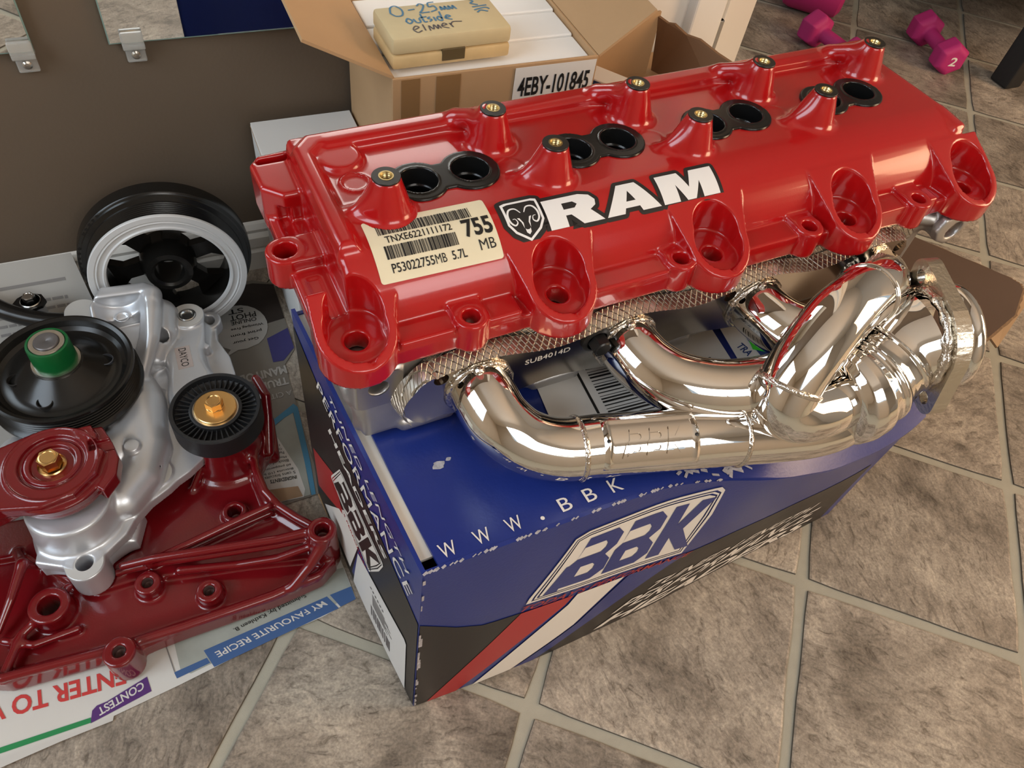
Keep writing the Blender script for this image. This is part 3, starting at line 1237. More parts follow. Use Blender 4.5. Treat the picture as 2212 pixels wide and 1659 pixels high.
def bxy(s, o):
    p = box_pt(s, o, 0)
    return (p.x, p.y)


zt = 0.2822
l1, c1 = sheet_poly('address_label', [bxy(.128, .060), bxy(.290, .040), bxy(.300, .118), bxy(.136, .118)], zt, M_label, 'white shipping label with barcode stuck on the blue lid under the pipes')
mp = plane_map(box_pt(.155, .052, .0007) - Vector((c1[0], c1[1], 0)), B1 * .14 - B2 * .012, B2 * .065 + B1 * .006)
P = Print().rect(0.06, 0, 0.075, 1)
for i in range(20):
    P.rect(.12, .12 + i * .045, .38, .12 + i * .045 + (.014, .026, .02, .008)[i % 4])
for i in range(14):
    P.rect(.66, .06 + i * .04, .86, .06 + i * .04 + (.014, .024, .01)[i % 3])
P.rect(.50, .1, .505, 1).rect(.5, .06, 1, .085)
P.text('IN', .02, .10, .035, .13, .02, rot=-1.45)
P.text('P', .0, .0, .02, .06, .0, rot=-1.45)
P.text('09 5476', .44, .55, .2, .03, .0, rot=-1.45)
P.build('print', mp, M_ink, l1)
l2, c2 = sheet_poly('tracking_label', [bxy(.300, .072), bxy(.345, .060), bxy(.350, .118), bxy(.308, .118)], zt, M_label, 'small white tracking label on the lid, beside the green sticker')
mp = plane_map(box_pt(.302, .070, .0007) - Vector((c2[0], c2[1], 0)), B1 * .04 - B2 * .006, B2 * .045)
P = Print().rect(.45, .0, 1, .42).text('TRA', .10, .30, .28, .20, .02, rot=-1.3)
P.build('print', mp, M_bluink, l2)
M_green = mat('green_sticker', (0.045, 0.62, 0.035), 0.5)
l3, c3 = sheet_poly('green_sticker', [bxy(.325, .098), bxy(.318, .075), bxy(.352, .050), bxy(.372, .058), bxy(.352, .100)], zt + .0005, M_green, 'bright green sticker on the blue lid behind the curved pipe')
mp = plane_map(box_pt(.328, .062, .0007) - Vector((c3[0], c3[1], 0)), B1 * .03 - B2 * .006, B2 * .03)
P = Print().rect(.05, .5, .8, .53).text('C', .85, .05, .12, .25, .02, rot=-.6)
for i in range(5):
    P.rect(.3, .08 + i * .07, .62, .1 + i * .07)
P.build('print', mp, M_ink, l3)

# ================================================================== newspapers on the floor
M_news = mat('newsprint', (0.62, 0.61, 0.57), 0.75, vary=0.05, vscale=12)
M_news_grey = mat('grey_newsprint', (0.40, 0.385, 0.355), 0.75, vary=0.06, vscale=12)
M_pr_grey = mat('grey_print', (0.22, 0.21, 0.20), 0.7)
M_pr_navy = mat('navy_print', (0.045, 0.105, 0.26), 0.6)
M_pr_red = mat('scarlet_print', (0.55, 0.045, 0.04), 0.6)
M_pr_green = mat('green_print', (0.02, 0.24, 0.075), 0.6)
M_pr_purple = mat('purple_print', (0.085, 0.025, 0.16), 0.6)
M_pr_dark = mat('dark_photo_print', (0.030, 0.022, 0.018), 0.55, vary=0.6, vscale=25)
M_pr_taupe = mat('taupe_print', (0.20, 0.18, 0.15), 0.6)
M_pr_teal = mat('teal_print', (0.06, 0.22, 0.36), 0.6)
M_pr_wood = mat('pale_wood_photo_print', (0.33, 0.35, 0.31), 0.65, vary=0.18, vscale=45)
M_pr_violet = mat('violet_print', (0.045, 0.04, 0.16), 0.6)
M_pr_tan = mat('tan_photo_print', (0.36, 0.24, 0.14), 0.6, vary=0.3, vscale=60)


class Sheet:
    def __init__(self, name, poly, z, m, label, zf=None, seed=0):
        self.zf = zf or (lambda x, y: 0.0)
        self.z, self.seed = z, seed
        self.c = (sum(p[0] for p in poly) / len(poly), sum(p[1] for p in poly) / len(poly))
        P = Print().poly(poly)
        xs, ys = [p[0] for p in poly], [p[1] for p in poly]
        P.cut(us=np.arange(min(xs) + .02, max(xs), .02), vs=np.arange(min(ys) + .012, max(ys), .012))
        self.o = P.build(name, self.at(0), m)
        self.o.location = (self.c[0], self.c[1], self.z)
        self.o.data.polygons.foreach_set('use_smooth', [True] * len(self.o.data.polygons))
        tag(self.o, label, 'newspaper')

    def wave(self, x, y):
        s = self.seed
        return 0.00035 * (math.sin(x * 31 + s) * math.sin(y * 27 + 2 * s) + 1) + self.zf(x, y)

    def at(self, e):
        return lambda x, y: Vector((x - self.c[0], y - self.c[1], self.wave(x, y) + e))

    def put(self, name, P, m, e=0.0004, cut=True):
        if cut and P.v:
            xs, ys = [p[0] for p in P.v], [p[1] for p in P.v]
            P.cut(us=np.arange(min(xs) + .02, max(xs), .02), vs=np.arange(min(ys) + .012, max(ys), .012))
        return P.build(name, self.at(e), m, self.o)


def quad2(c):
    bl, br, tr, tl = [np.array(p, float) for p in c]
    return lambda u, w: bl * (1 - u) * (1 - w) + br * u * (1 - w) + tr * u * w + tl * (1 - u) * w


def qtext(s, c, bold=0.0, shear=0.0, P=None):
    P = P or Print()
    q = Print().text(s, 0, 0, 1, 1, bold, shear)
    g = quad2(c)
    return P.add([g(*p) for p in q.v], q.f)


# front sheet: contest and recipe page (print reads from the wall side)
front_edge = lambda x, y: 0.0 + (0.004 * math.exp(-((y - .25) / .012) ** 2))
n1 = Sheet('newspaper', [(-.62, .226), (-.44, .247), (-.30, .2525), (-.2535, .2565), (-.252, .254), (-.205, .2585), (-.165, .2605), (-.164, .2645), (-.11, .2715), (-.045, .2815), (.0, .2865), (.023, .2885), (.056, .2955), (.053, .338), (.048, .37), (-.62, .40)],
           0.0004, M_news, 'newspaper page with red ENTER TO WIN heading under the front of the red bracket', front_edge, 1)
n1.put('photo_print', Print().poly([(-.107, .283), (-.099, .278), (.055, .299), (.053, .330), (-.095, .338), (-.1085, .312)]), M_pr_wood, .0003)
n1.put('banner_print', Print().poly([(-.0855, .2945), (-.0795, .2765), (.038, .2912), (.0305, .3065)]).poly([(-.111, .2778), (-.082, .2815), (-.084, .2870), (-.1125, .2840)]).poly([(.040, .2920), (.0555, .2945), (.055, .3085), (.0335, .307)]), M_pr_navy, .0005)
n1.put('lettering_print', qtext('MY FAVOURITE RECIPE', ((.025, .3035), (-.077, .2895), (-.0745, .2835), (.0295, .298)), .012), M_news, .0008)
n1.put('lettering_print', qtext('Submitted by: Kathleen B.', ((.011, .3175), (-.058, .3065), (-.0565, .3015), (.0125, .3125)), .004), M_ink, .0008)
n1.put('banner_print', Print().poly([(-.182, .2650), (-.180, .2755), (-.176, .2785), (-.168, .2790), (-.1345, .2885), (-.1325, .2745)]), M_pr_purple, .0005)
n1.put('lettering_print', qtext('CONTEST', ((-.1385, .2860), (-.1765, .2755), (-.1745, .2685), (-.1375, .2785)), .02), M_news, .0008)
n1.put('heading_print', qtext('ENTER TO WIN', ((-.151, .3045), (-.285, .3135), (-.284, .296), (-.1515, .2885)), .025), M_pr_red, .0006)
n1.put('rule_print', Print().poly([(-.1815, .2700), (-.1815, .2655), (-.25, .2665), (-.6, .262), (-.6, .268), (-.25, .2715)]), M_pr_green, .0006)
n1.put('lettering_print', qtext('www.prizedraw.com', ((-.20, .329), (-.33, .331), (-.33, .3225), (-.20, .319)), .0), M_pr_navy, .0006)
n1.put('rule_print', Print().poly([(-.1115, .284), (-.1125, .2845), (-.118, .325), (-.117, .325)]), M_pr_grey, .0006)

# right hand sheet: advertisement spread between the pump, the wall and the blue carton
n3 = Sheet('newspaper', [(-.118, .442), (-.05, .425), (.008, .417), (.052, .4185), (.056, .45), (.058, .60), (.074, .62), (.0745, .735), (.05, .748), (-.118, .745)],
           0.0008, M_pr_taupe, 'newspaper spread with round white bubble and recipe list, between pump and blue carton', None, 3)
n3.put('photo_print', Print().poly([(-.118, .655), (.010, .655), (.044, .668), (.074, .672), (.074, .733), (.05, .742), (-.118, .742)]), M_pr_dark, .0003)
n3.put('panel_print', Print().poly([(.046, .607), (.047, .645), (.074, .655), (.074, .622), (.058, .606)]), M_pr_violet, .0005)
n3.put('bubble_print', Print().poly([(.020 + .033 * math.cos(t * .2618), .672 + .037 * math.sin(t * .2618)) for t in range(17)] + [(.004, .640), (-.004, .630), (.012, .637), (.022, .636)] + [(.020 + .033 * math.cos(t * .2618), .672 + .037 * math.sin(t * .2618)) for t in range(20, 24)]), M_news_grey, .0008)
P = Print()
for s, y, h, x0, x1 in (('ST', .703, .008, .030, .012), ('PHOT', .693, .009, .043, .012), ('ONLINE', .683, .006, .042, .012), ('Winnipeg Free', .673, .005, .048, .010), ('print from', .663, .0055, .044, .008), ('Get your', .652, .0055, .038, .008)):
    qtext(s, ((x0, y), (x1, y), (x1, y - h), (x0, y - h)), .012, P=P)
n3.put('lettering_print', P, M_ink, .0011)
P = Print()
for s, c in (('MANITOBAN', ((.058, .5985), (-.012, .5985), (-.012, .586), (.058, .586))), ('TRULY', ((.056, .581), (.018, .581), (.018, .570), (.056, .570))), ('A CITY THAT IS', ((.056, .561), (-.01, .561), (-.01, .554), (.056, .554)))):
    qtext(s, c, .035 if c[0][1] > .562 else 0.0, P=P)
n3.put('heading_print', P, M_news_grey, .0008)
n3.put('frame_print', Print().poly([(-.10, .508), (.010, .520), (.030, .527), (.054, .541), (.0575, .535), (.053, .46), (.0485, .419), (.044, .419), (.047, .46), (.051, .529), (.040, .525), (.02, .513), (-.10, .502)]), M_pr_teal, .0006)
n3.put('photo_print', Print().poly([(.012, .515), (.022, .513), (.040, .5245), (.0505, .529), (.047, .46), (.0435, .42), (.034, .42), (.012, .50)]), M_pr_wood, .0005)
n3.put('page_print', Print().poly([(-.04, .43), (.003, .4225), (.036, .4195), (.0395, .428), (.0385, .455), (.026, .506), (-.04, .496)]), M_news, .0007)
n3.put('photo_print', Print().poly([(.0015, .440), (.0335, .4340), (.0355, .4205), (.0035, .4225)]), M_pr_tan, .0009)
P = Print()
qtext('INGREDIENTS', ((.035, .4475), (.008, .4505), (.0075, .446), (.0345, .4432)), .02, P=P)
for i, s in enumerate(('5 cans biscuits', 'Biscuits (10 biscuit)', '60 pepperoni slices', 'Block of cheese', 'Monterey Jack', 'Parmesan', 'Oregano', '1 jar pizza sauce')):
    y = .4535 + i * .0056
    l = .0021 * len(s)
    x0 = .035 - i * .0011
    qtext(s, ((x0, y), (x0 - l, y + .0022), (x0 - l, y - .0013), (x0, y - .0035)), 0.0, P=P)
n3.put('lettering_print', P, M_ink, .0011)

# left sheet running up over the baseboard
climb = lambda x, y: 0.074 * max(0.0, (y - .692) / .078) ** 1.15 if y > .692 else 0.0
n2 = Sheet('newspaper', [(-.62, .42), (-.125, .43), (-.120, .60), (-.122, .70), (-.136, .770), (-.62, .770)], 0.0008, M_news_grey,
           'grey newspaper page with list columns curling up the wall behind the black pipe', climb, 5)
P = Print()
rnd = random.Random(11)
P.poly([(-.62, .7525), (-.149, .7525), (-.149, .7500), (-.62, .7500)])
for col, x0 in enumerate((-.152, -.205, -.262, -.32, -.39)):
    for i in range(17):
        y = .7385 - i * .0066 - col * .002
        qx = x0
        P.rect(qx - .003, y - .0026, qx, y)
        qx -= .0045
        for wd in range(rnd.choice((2, 3, 3))):
            l = rnd.uniform(.005, .012)
            P.rect(qx - l, y - .0022, qx, y)
            qx -= l + .0018
            if qx < x0 - .038:
                break
n2.put('list_print', P, M_pr_grey, .0006)

# ================================================================== cartons behind the engine parts
M_wcart = mat('white_carton', (0.74, 0.74, 0.72), 0.5, vary=0.05, vscale=8)
M_wcart2 = mat('small_white_carton', (0.86, 0.85, 0.82), 0.55)


def wavy_box(name, lo, hi, m, bev, label, cat, seed=0):
    c = ((lo[0] + hi[0]) / 2, (lo[1] + hi[1]) / 2, lo[2])
    b = MB().box([lo[i] - c[i] for i in range(3)], [hi[i] - c[i] for i in range(3)], bev)
    o = b.build(name, m, None, loc=c)
    return tag(o, label, cat)


wc = wavy_box('white_carton', (.082, .592, .001), (.1925, .7665, .214), M_wcart, .002, 'large plain white carton standing against the brown wall', 'carton')
fl_ = MB().box((-.055, -.0868, .2096), (.055, .0868, .2134), .0006)
fl_.build('top_flap', M_wcart, wc)
e_ = MB().box((-.0556, -.0865, .2085), (-.0549, .0865, .2097))
e_.build('card_edge', M_kraft, wc)

# opened cardboard box with small cartons in it
X0, X1, Y0, Y1, ZB = .1955, .409, .617, .770, .34
kb = thing('cardboard_box', 'open brown cardboard box with part number label and white cartons inside', 'box', ((X0 + X1) / 2, (Y0 + Y1) / 2, 0.001))
ko = Vector(kb.location)


def kpart(name, lo, hi, m=M_kraft):
    return MB().box([lo[i] - ko[i] for i in range(3)], [hi[i] - ko[i] for i in range(3)], .0008).build(name, m, kb)


t = .003
kfront = kpart('front_panel', (X0, Y0, .001), (X1, Y0 + t, ZB))
kpart('back_panel', (X0, Y1 - t, .001), (X1, Y1, ZB))
kpart('side_panel', (X0, Y0 + t, .001), (X0 + t, Y1 - t, ZB))
kpart('side_panel', (X1 - t, Y0 + t, .001), (X1, Y1 - t, ZB))
kpart('bottom_panel', (X0 + t, Y0 + t, .001), (X1 - t, Y1 - t, .004))
for nm, x, dx, dz in (('side_flap', X0, -.078, .042), ('side_flap', X1, .056, .041)):
    v, f = slab(*[tuple(Vector(p) - ko) for p in ((x, Y0 + .001, ZB), (x + dx, Y0 + .002 + .0, ZB + dz), (x + dx, Y1 - .004, ZB + dz), (x, Y1 - .002, ZB))], .0028)
    obj(nm, v, f, M_kraft, kb)
# clear tape on the front and the label
M_tape = mat('brown_tape', (0.27, 0.155, 0.065), 0.16, coat=0.4)
for i_, (x0, x1, z0, z1) in enumerate(((.204, .222, .10, .338), (.238, .262, .10, .338), (.262, .320, .10, .262), (X0 + .001, X1 - .0015, .215, .262))):
    MB().box((x0 - ko[0], Y0 - .0004 - .0002 * i_ - ko[1], z0 - ko[2]), (x1 - ko[0], Y0 - .0001 - ko[1], z1 - ko[2])).build('tape_strip', M_tape, kb)
lb = MB().box((.318 - ko[0], Y0 - .0014 - ko[1], .296 - ko[2]), (.4065 - ko[0], Y0 - .0011 - ko[1], .3375 - ko[2])).build('part_number_label', M_label, kb)
P = Print().text('4EBY-101845', 0, 0, 1, 1, .022)
P.build('lettering_print', lambda u, w: Vector((.3225 + .079 * u - ko[0], Y0 - .0018 - ko[1], .3065 + .0205 * w - ko[2])), M_ink, lb)
# small white cartons standing in the box
for i, (y0, y1, z1, lab) in enumerate(((.6215, .667, .334, 'front row white carton directly behind the part number label'), (.6685, .714, .336, 'middle white carton in the cardboard box, behind the front carton'), (.7155, .7655, .338, 'rearmost white carton in the cardboard box, by the back flap'))):
    c = wavy_box('small_carton', (X0 + .0045, y0, .0055), (X1 - .0045, y1, z1), M_wcart2, .0012, lab, 'carton')
    c['group'] = 'white cartons in the cardboard box'
    lo, hi = -(y1 - y0) / 2, (y1 - y0) / 2
    tk = MB().box((-.1018, lo + .0008, z1 - .0055 - .006), (.1018, lo - .0002, z1 - .0055 - .0012))
    tk.build('tuck_flap', M_wcart2, c)
# micrometer case on the cartons
M_case = mat('cream_plastic', (0.60, 0.44, 0.22), 0.45, vary=0.25, vscale=35, bump=0.1, bscale=200)
M_case_top = mat('worn_cream_plastic', (0.58, 0.48, 0.28), 0.5, vary=0.15, vscale=25)
M_pen_blue = mat('blue_marker', (0.045, 0.17, 0.30), 0.5)
M_pen_black = mat('black_marker', (0.025, 0.012, 0.018), 0.5)
mc = thing('instrument_case', 'yellowed plastic case with handwriting, lying on the small white cartons', 'case', (.2585, .6615, .3393))
mc.rotation_euler = (0, 0, math.radians(1.5))
hx, hy = .0590, .029
MB().box((-hx, -hy, 0), (hx, hy, .0135), .003).build('case_base', M_case, mc, True)
lid = MB().box((-hx, -hy, .0139), (hx, hy, .030), .0035).build('case_lid', M_case_top, mc, True)
MB().box((-.011, -hy - .0006, .004), (.012, -hy + .004, .0155), .0006).build('case_clasp', mat('dark_clasp', (0.10, 0.07, 0.03), 0.5), mc)
W1 = [[(.0, .62), (.05, .85), (.14, .9), (.2, .72), (.16, .5), (.06, .48), (.0, .62)], [(.29, .68), (.4, .7)],
      [(.46, .82), (.52, .9), (.57, .82), (.5, .62), (.45, .52), (.6, .52)], [(.76, .92), (.66, .9), (.64, .74), (.72, .76), (.73, .6), (.62, .52)],
      [(.8, .54), (.81, .7), (.85, .56), (.88, .7), (.9, .54)], [(.93, .54), (.94, .7), (.98, .56), (1.01, .7), (1.04, .54)]]
W2 = [[(.15, .22), (.2, .34), (.25, .22), (.19, .12), (.15, .22)], [(.28, .3), (.3, .14), (.36, .14), (.37, .3)], [(.43, .48), (.42, .14), (.47, .14)], [(.38, .32), (.5, .34)], [(.55, .32), (.5, .26), (.55, .2), (.5, .12)],
      [(.6, .3), (.6, .12)], [(.72, .2), (.68, .3), (.64, .2), (.7, .12), (.74, .5)], [(.78, .22), (.86, .26), (.82, .32), (.77, .2), (.86, .12)]]
W3 = [[(.2, -.14), (.28, -.06), (.24, 0), (.18, -.12), (.22, -.26), (.3, -.2)], [(.36, .04), (.35, -.22)], [(.42, -.24), (.44, -.04), (.48, -.2), (.52, -.02), (.55, -.2), (.58, -.04), (.6, -.2)], [(.64, -.1), (.72, -.06), (.68, 0), (.63, -.12), (.72, -.22)], [(.77, -.02), (.79, -.2)], [(.78, -.08), (.84, .02), (.98, .0)]]
W4 = [[(1.3, .95), (1.38, .8), (1.32, .72), (1.42, .62)], [(1.3, .55), (1.55, .58)], [(1.3, .42), (1.5, .48), (1.55, .4)], [(1.32, .3), (1.4, .38), (1.5, .3)]]


def scrawl(groups, name, m, w):
    P = Print()
    for st in groups:
        P.stroke(spline([(a * .062 - .046, b * .042 - .011, 0) for a, b in st], 5) and [(q[0], q[1]) for q in spline([(a * .062 - .046, b * .042 - .011) for a, b in st], 5)], w)
    P.build(name, lambda u, q: Vector((u, q, .0303)), m, lid)


scrawl(W1 + W2 + W4, 'handwriting', M_pen_blue, .0018)
scrawl(W3, 'handwriting', M_pen_black, .0014)

# second, torn cardboard box with a small printed carton on it
tb = thing('torn_box', 'brown box with torn open flaps between cardboard box and white door', 'box', (.535, .655, .001))
to = Vector(tb.location)
MB().box((.432 - to.x, .57 - to.y, 0), (.640 - to.x, .742 - to.y, .257), .0015).build('box_body', M_kraft, tb)
v, f = slab(*[tuple(Vector(p) - to) for p in ((.452, .700, .2575), (.5345, .700, .2575), (.5345, .702, .331), (.452, .702, .331))], .003)
obj('back_flap', v, f, M_kraft, tb)
M_torn = mat('shaded_kraft', (0.195, 0.105, 0.052), 0.75, vary=0.08, vscale=30)  # kraft with the shadow on the flap's inner side put into its colour
top = [(.534, .702, .3265), (.541, .692, .3235), (.546, .686, .325), (.556, .673, .3185), (.566, .66, .319), (.580, .64, .312), (.598, .615, .306), (.612, .595, .300)]
v = [(.547, .706, .2575)] + [(.547 + .065 * k / 6, .706 - .13 * k / 6, .2575) for k in range(1, 7)]
n = len(v)
vv = [tuple(Vector(p) - to) for p in v + top[::-1]]
nn = (Vector(vv[n - 1]) - Vector(vv[0])).cross(Vector(vv[-1]) - Vector(vv[0])).normalized() * .003
k = len(vv)
v3 = vv + [tuple(Vector(p) + nn) for p in vv]
f3 = [tuple(range(k)), tuple(reversed(range(k, 2 * k)))] + [(i, (i + 1) % k, (i + 1) % k + k, i + k) for i in range(k)]
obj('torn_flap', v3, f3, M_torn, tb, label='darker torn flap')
pc = thing('spark_plug_carton', 'tiny white carton with blue printing, half hidden behind red cover', 'carton', (.474, .640, .2585))
pc.rotation_euler = (0, 0, math.radians(-52))
MB().box((-.055, -.014, 0.0005), (.055, .014, .026), .001).build('carton_body', M_wcart2, pc)
P = Print().rect(-.04, .006, .05, .0085).rect(-.04, .0105, .05, .0125).rect(-.045, .016, -.01, .024)
P.text('ALL TREAD', -.04, .0005, .08, .0045, .0)
P.build('print', lambda u, w: Vector((u, -.0144, w + .0005)), M_bluink, pc)

# ================================================================== far corner: dumbbells and dark bench
M_pink = mat('pink_neoprene', (0.44, 0.020, 0.150), 0.62, bump=0.15, bscale=500)


def dumbbell(loc, ang, label, number=False, tilt=0.0):
    d = thing('dumbbell', label, 'dumbbell', loc, group=None)
    d['group'] = 'pink dumbbells on the floor'
    d.rotation_euler = (0, 0, ang)
    V = Vol((-95, -40, -40), (95, 40, 40), 1.6)
    for s in (-1, 1):
        hexa = [(34 * math.cos(math.radians(60 * i + 30)), 34 * math.sin(math.radians(60 * i + 30))) for i in range(6)]
        V.prism(hexa, *sorted((s * 33, s * 76)), r=12, axis=0)
    V.cone((-60, 0, 0), (60, 0, 0), 13.5, 13.5, 1, 'u', 9)
    o = V.build('dumbbell_body', M_pink, d)
    o.location = (0, 0, .0285)
    if number:
        P = Print().text('2', -.0075, -.009, .015, .018, .02)
        P.build('number_print', lambda u, w: Vector((.0763, u, w + .0285)), M_white_print, d)
    return d


db = dumbbell((1.4765, 1.0195, .001), math.radians(-106.8), 'pink two pound dumbbell nearest the dark bench leg, number on its end', True)
dumbbell((1.239, 1.061, .001), math.radians(-84), 'pink dumbbell partly hidden behind the red cover corner')
ro = thing('exercise_roller', 'pink rounded roller cut off by the top edge of the picture', 'roller', (1.315, 1.232, .001))
ro.rotation_euler = (0, 0, math.radians(-45))
r_ = MB()
r_.lathe([(0, -.062), (.040, -.062), (.052, -.054), (.056, -.04), (.056, .04), (.052, .054), (.040, .062), (0, .062)], 40, axis_M((0, 0, .0565), (1, 0, 0)))
r_.build('roller_body', M_pink, ro, True)

M_char = mat('black_fabric', (0.012, 0.011, 0.010), 0.8, bump=0.3, bscale=400)
bn = thing('low_bench', 'black upholstered bench in the dark far corner', 'bench', (1.95, 1.30, .001))
MB().box((-.45, -.06, .155), (.40, .40, .40), .02).build('seat', M_char, bn)
for x, y in ((-.38, -.405), (-.38, .32), (.33, -.405), (.33, .32)):
    MB().box((x - .022, y - .022, 0), (x + .022, y + .022, .16), .004).build('leg', M_char, bn)
MB().box((-.42, -.44, .16), (.37, -.05, .40), .02).build('seat_cushion', M_char, bn)

# ================================================================== engine frame (millimetres, x along the head, y to the wall, z up)
EO = Vector((0.1102, 0.3603, 0.4410))


def _rv(a, b, c):
    w = Vector((math.radians(a), math.radians(b), math.radians(c)))
    return Matrix.Rotation(w.length, 4, w.normalized())


EM = Matrix.Translation(EO) @ _rv(-0.594, -0.845, 2.052)
EMi = EM.inverted()
MM = 0.001

M_red = mat('red_gloss_paint', (0.400, 0.0045, 0.0055), 0.24, coat=0.6, coat_rough=0.06, bump=0.10, bscale=900, bdist=0.0003)
M_blackp = mat('black_gloss_plastic', (0.008, 0.008, 0.008), 0.22)
M_blackrim = mat('bare_black_rim', (0.012, 0.010, 0.008), 0.38)
M_brass = mat('brass', (0.55, 0.42, 0.20), 0.28, 1.0)
M_alu = mat('cast_aluminium', (0.50, 0.49, 0.48), 0.42, 0.9, bump=0.25, bscale=700, bdist=0.0004, vary=0.08, vscale=60)
M_gasket = mat('embossed_gasket_steel', (0.66, 0.62, 0.55), 0.30, 1.0)


def emboss(m, k, dist):
    nt = m.node_tree
    N, L = nt.nodes.new, nt.links.new
    tc, sp = N('ShaderNodeTexCoord'), N('ShaderNodeSeparateXYZ')
    L(tc.outputs['Object'], sp.inputs[0])
    zz = N('ShaderNodeMath')
    zz.operation = 'SUBTRACT'
    L(sp.outputs[2], zz.inputs[0])
    L(sp.outputs[1], zz.inputs[1])
    outs = []
    for op in ('ADD', 'SUBTRACT'):
        a = N('ShaderNodeMath')
        a.operation = op
        L(sp.outputs[0], a.inputs[0])
        L(zz.outputs[0], a.inputs[1])
        q = N('ShaderNodeMath')
        q.operation = 'MULTIPLY'
        q.inputs[1].default_value = k
        L(a.outputs[0], q.inputs[0])
        s = N('ShaderNodeMath')
        s.operation = 'SINE'
        L(q.outputs[0], s.inputs[0])
        b = N('ShaderNodeMath')
        b.operation = 'ABSOLUTE'
        L(s.outputs[0], b.inputs[0])
        c = N('ShaderNodeMath')
        c.operation = 'MINIMUM'
        c.inputs[1].default_value = .35
        L(b.outputs[0], c.inputs[0])
        outs.append(c)
    mn = N('ShaderNodeMath')
    mn.operation = 'MINIMUM'
    L(outs[0].outputs[0], mn.inputs[0])
    L(outs[1].outputs[0], mn.inputs[1])
    bp = N('ShaderNodeBump')
    bp.inputs['Strength'].default_value = 1.0
    bp.inputs['Distance'].default_value = dist
    L(mn.outputs[0], bp.inputs['Height'])
    L(bp.outputs[0], nt.nodes['Principled BSDF'].inputs['Normal'])


emboss(M_gasket, 640.0, .0028)
M_chrome = mat('polished_chrome', (0.80, 0.77, 0.73), 0.03, 1.0)
M_weld = mat('weld_bead', (0.70, 0.64, 0.57), 0.16, 1.0, bump=0.8, bscale=260, bdist=0.0015)
M_flange = mat('ground_steel_flange', (0.62, 0.57, 0.50), 0.17, 1.0, vary=0.06, vscale=30)
M_flange_edge = mat('sawn_steel', (0.66, 0.60, 0.50), 0.30, 1.0, bump=0.6, bscale=300, bdist=0.0008)
M_blackbolt = mat('black_bolt', (0.010, 0.010, 0.010), 0.35)


def place(name, label, cat):
    o = bpy.data.objects.new(name, None)
    COL.objects.link(o)
    o.matrix_world = EM
    return tag(o, label, cat)


# ------------------------------------------------------------------ valve cover
cover = place('valve_cover', 'glossy red painted valve cover with eight studs and white lettering', 'engine cover')
PITCH = 113.3
SCOOPS = [(-42.5, -65), (89.5, -71), (211.5, -71.5), (334, -73), (457, -73)]
SR = 24.0
EARS = [(26.5, -74), (181, -73), (292, -75), (399, -77)]
POSTS = [(PITCH * i, 0.0) for i in range(4)] + [(90.4 + PITCH * i, 46.7) for i in range(4)]
TUBES = [((28, 19.5), (64, 22.5)), ((143, 20), (180, 20)), ((256.5, 21), (292, 21)), ((373.5, 21), (406, 19))]
TUBES = [((28 + PITCH * i, 19.8), (64.5 + PITCH * i, 21.2)) for i in range(4)]
CY0, CZ0, CRAD = -14.0, -75.0, 50.0

V = Vol((-84, -108, -79), (504, 112, 4), 1.25)
arc = [(CY0 + CRAD * math.cos(math.radians(a)), CZ0 + CRAD * math.sin(math.radians(a))) for a in range(166, 89, -5)]
prof = [(-63, -77)] + arc + [(0, -25.5), (58, -27.5), (90, -27.5), (96, -36), (99, -77)]
V.prism(prof, -40, 467, 5, axis=0)
# flange all round, ledge with raised strips
V.prism(rrect(-60, -79, 470, 101, 8), -76.5, -63, 1.2, 'u', 2)
for a, b in ((-20, 15), (37, 60), (110, 170), (192, 180), (230, 281), (303, 300), (350, 388), (410, 421)):
    if b > a:
        V.box((a, -79, -76), (b, -62, -58.5), 1.0, 'u', 1.5)
# raised rails of the back and the left end
V.prism([(-39, -28), (-39, 72), (-28, 84), (462, 86), (462, 71), (-20, 69), (-27, 62), (-27, -28)], -40, -20.5, 4.5, 'u', 5)
V.box((-18, 68, -30), (468, 78, -21.5), 2, 'u', 2)
# left end: corner lobe and pocket, side slot
V.prism([(-64, 64), (-52, 52), (-34, 52), (-34, 100), (-58, 98), (-65, 90)], -76, -41, 3, 'u', 3)
V.box((-60, 88, -64), (-36, 94, -30), 1.5, 's', 1)

V.box((-56, 28, -72), (-49, 58, -52), 1, 's', 1)
V.box((-56, -42, -72), (-47, -4, -52), 1, 's', 1)
V.box((-63, -60, -76), (-45, 70, -64), 1, 'u', 2)
# right end step
V.box((455, -40, -50), (470, -12, -27.5), 4, 'u', 4)
# spot face marks
V.torus((-10, 32, -26.3), 9, 1.1, 'u', .8)
V.cone((-12, 58, -30), (-12, 58, -23), 16, 14, 2, 'u', 3)
for i in range(3):
    V.torus((91 + PITCH * i, 17, -26.2), 9.5, .8, 'u', .8)
# scoops: filled wedge with slanted rim, then the pocket
for i, (sx, sy) in enumerate(SCOOPS):
    e0, e1_ = (22 if i == 0 else 30), (22 if i == 4 else 33)
    yb = -42
    poly = [(sx - SR, sy), (sx + SR, sy), (sx + e1_, yb), (sx - e0, yb)]

    def fn(X, Y, Z, sx=sx, sy=sy, poly=poly):
        d2 = np.minimum(np.sqrt((X - sx) ** 2 + (Y - sy) ** 2) - SR, d_poly(X, Y, poly))
        d = ext(d2, np.abs(Z + 52) - 25, .5)
        return smax(d, (Z + 61.4 - 0.52 * (Y - (sy - SR))) / math.hypot(.52, 1), .4)
    V.op(fn, (sx - 40, sy - 26, -77), (sx + 40, sy + 36, -24), 'u', .6)
for i, (ex, ey) in enumerate(EARS):
    V.cone((ex, ey, -77), (ex, ey, -55), 11, 10.6, 1.2, 'u', 2)
    V.box((ex - 10.5, ey, -76), (ex + 10.5, ey + 26, -55), 1.0, 'u', 2)
V.cone((-62, 17, -78), (-62, 17, -54.5), 13, 12.6, 1.2, 'u', 2)
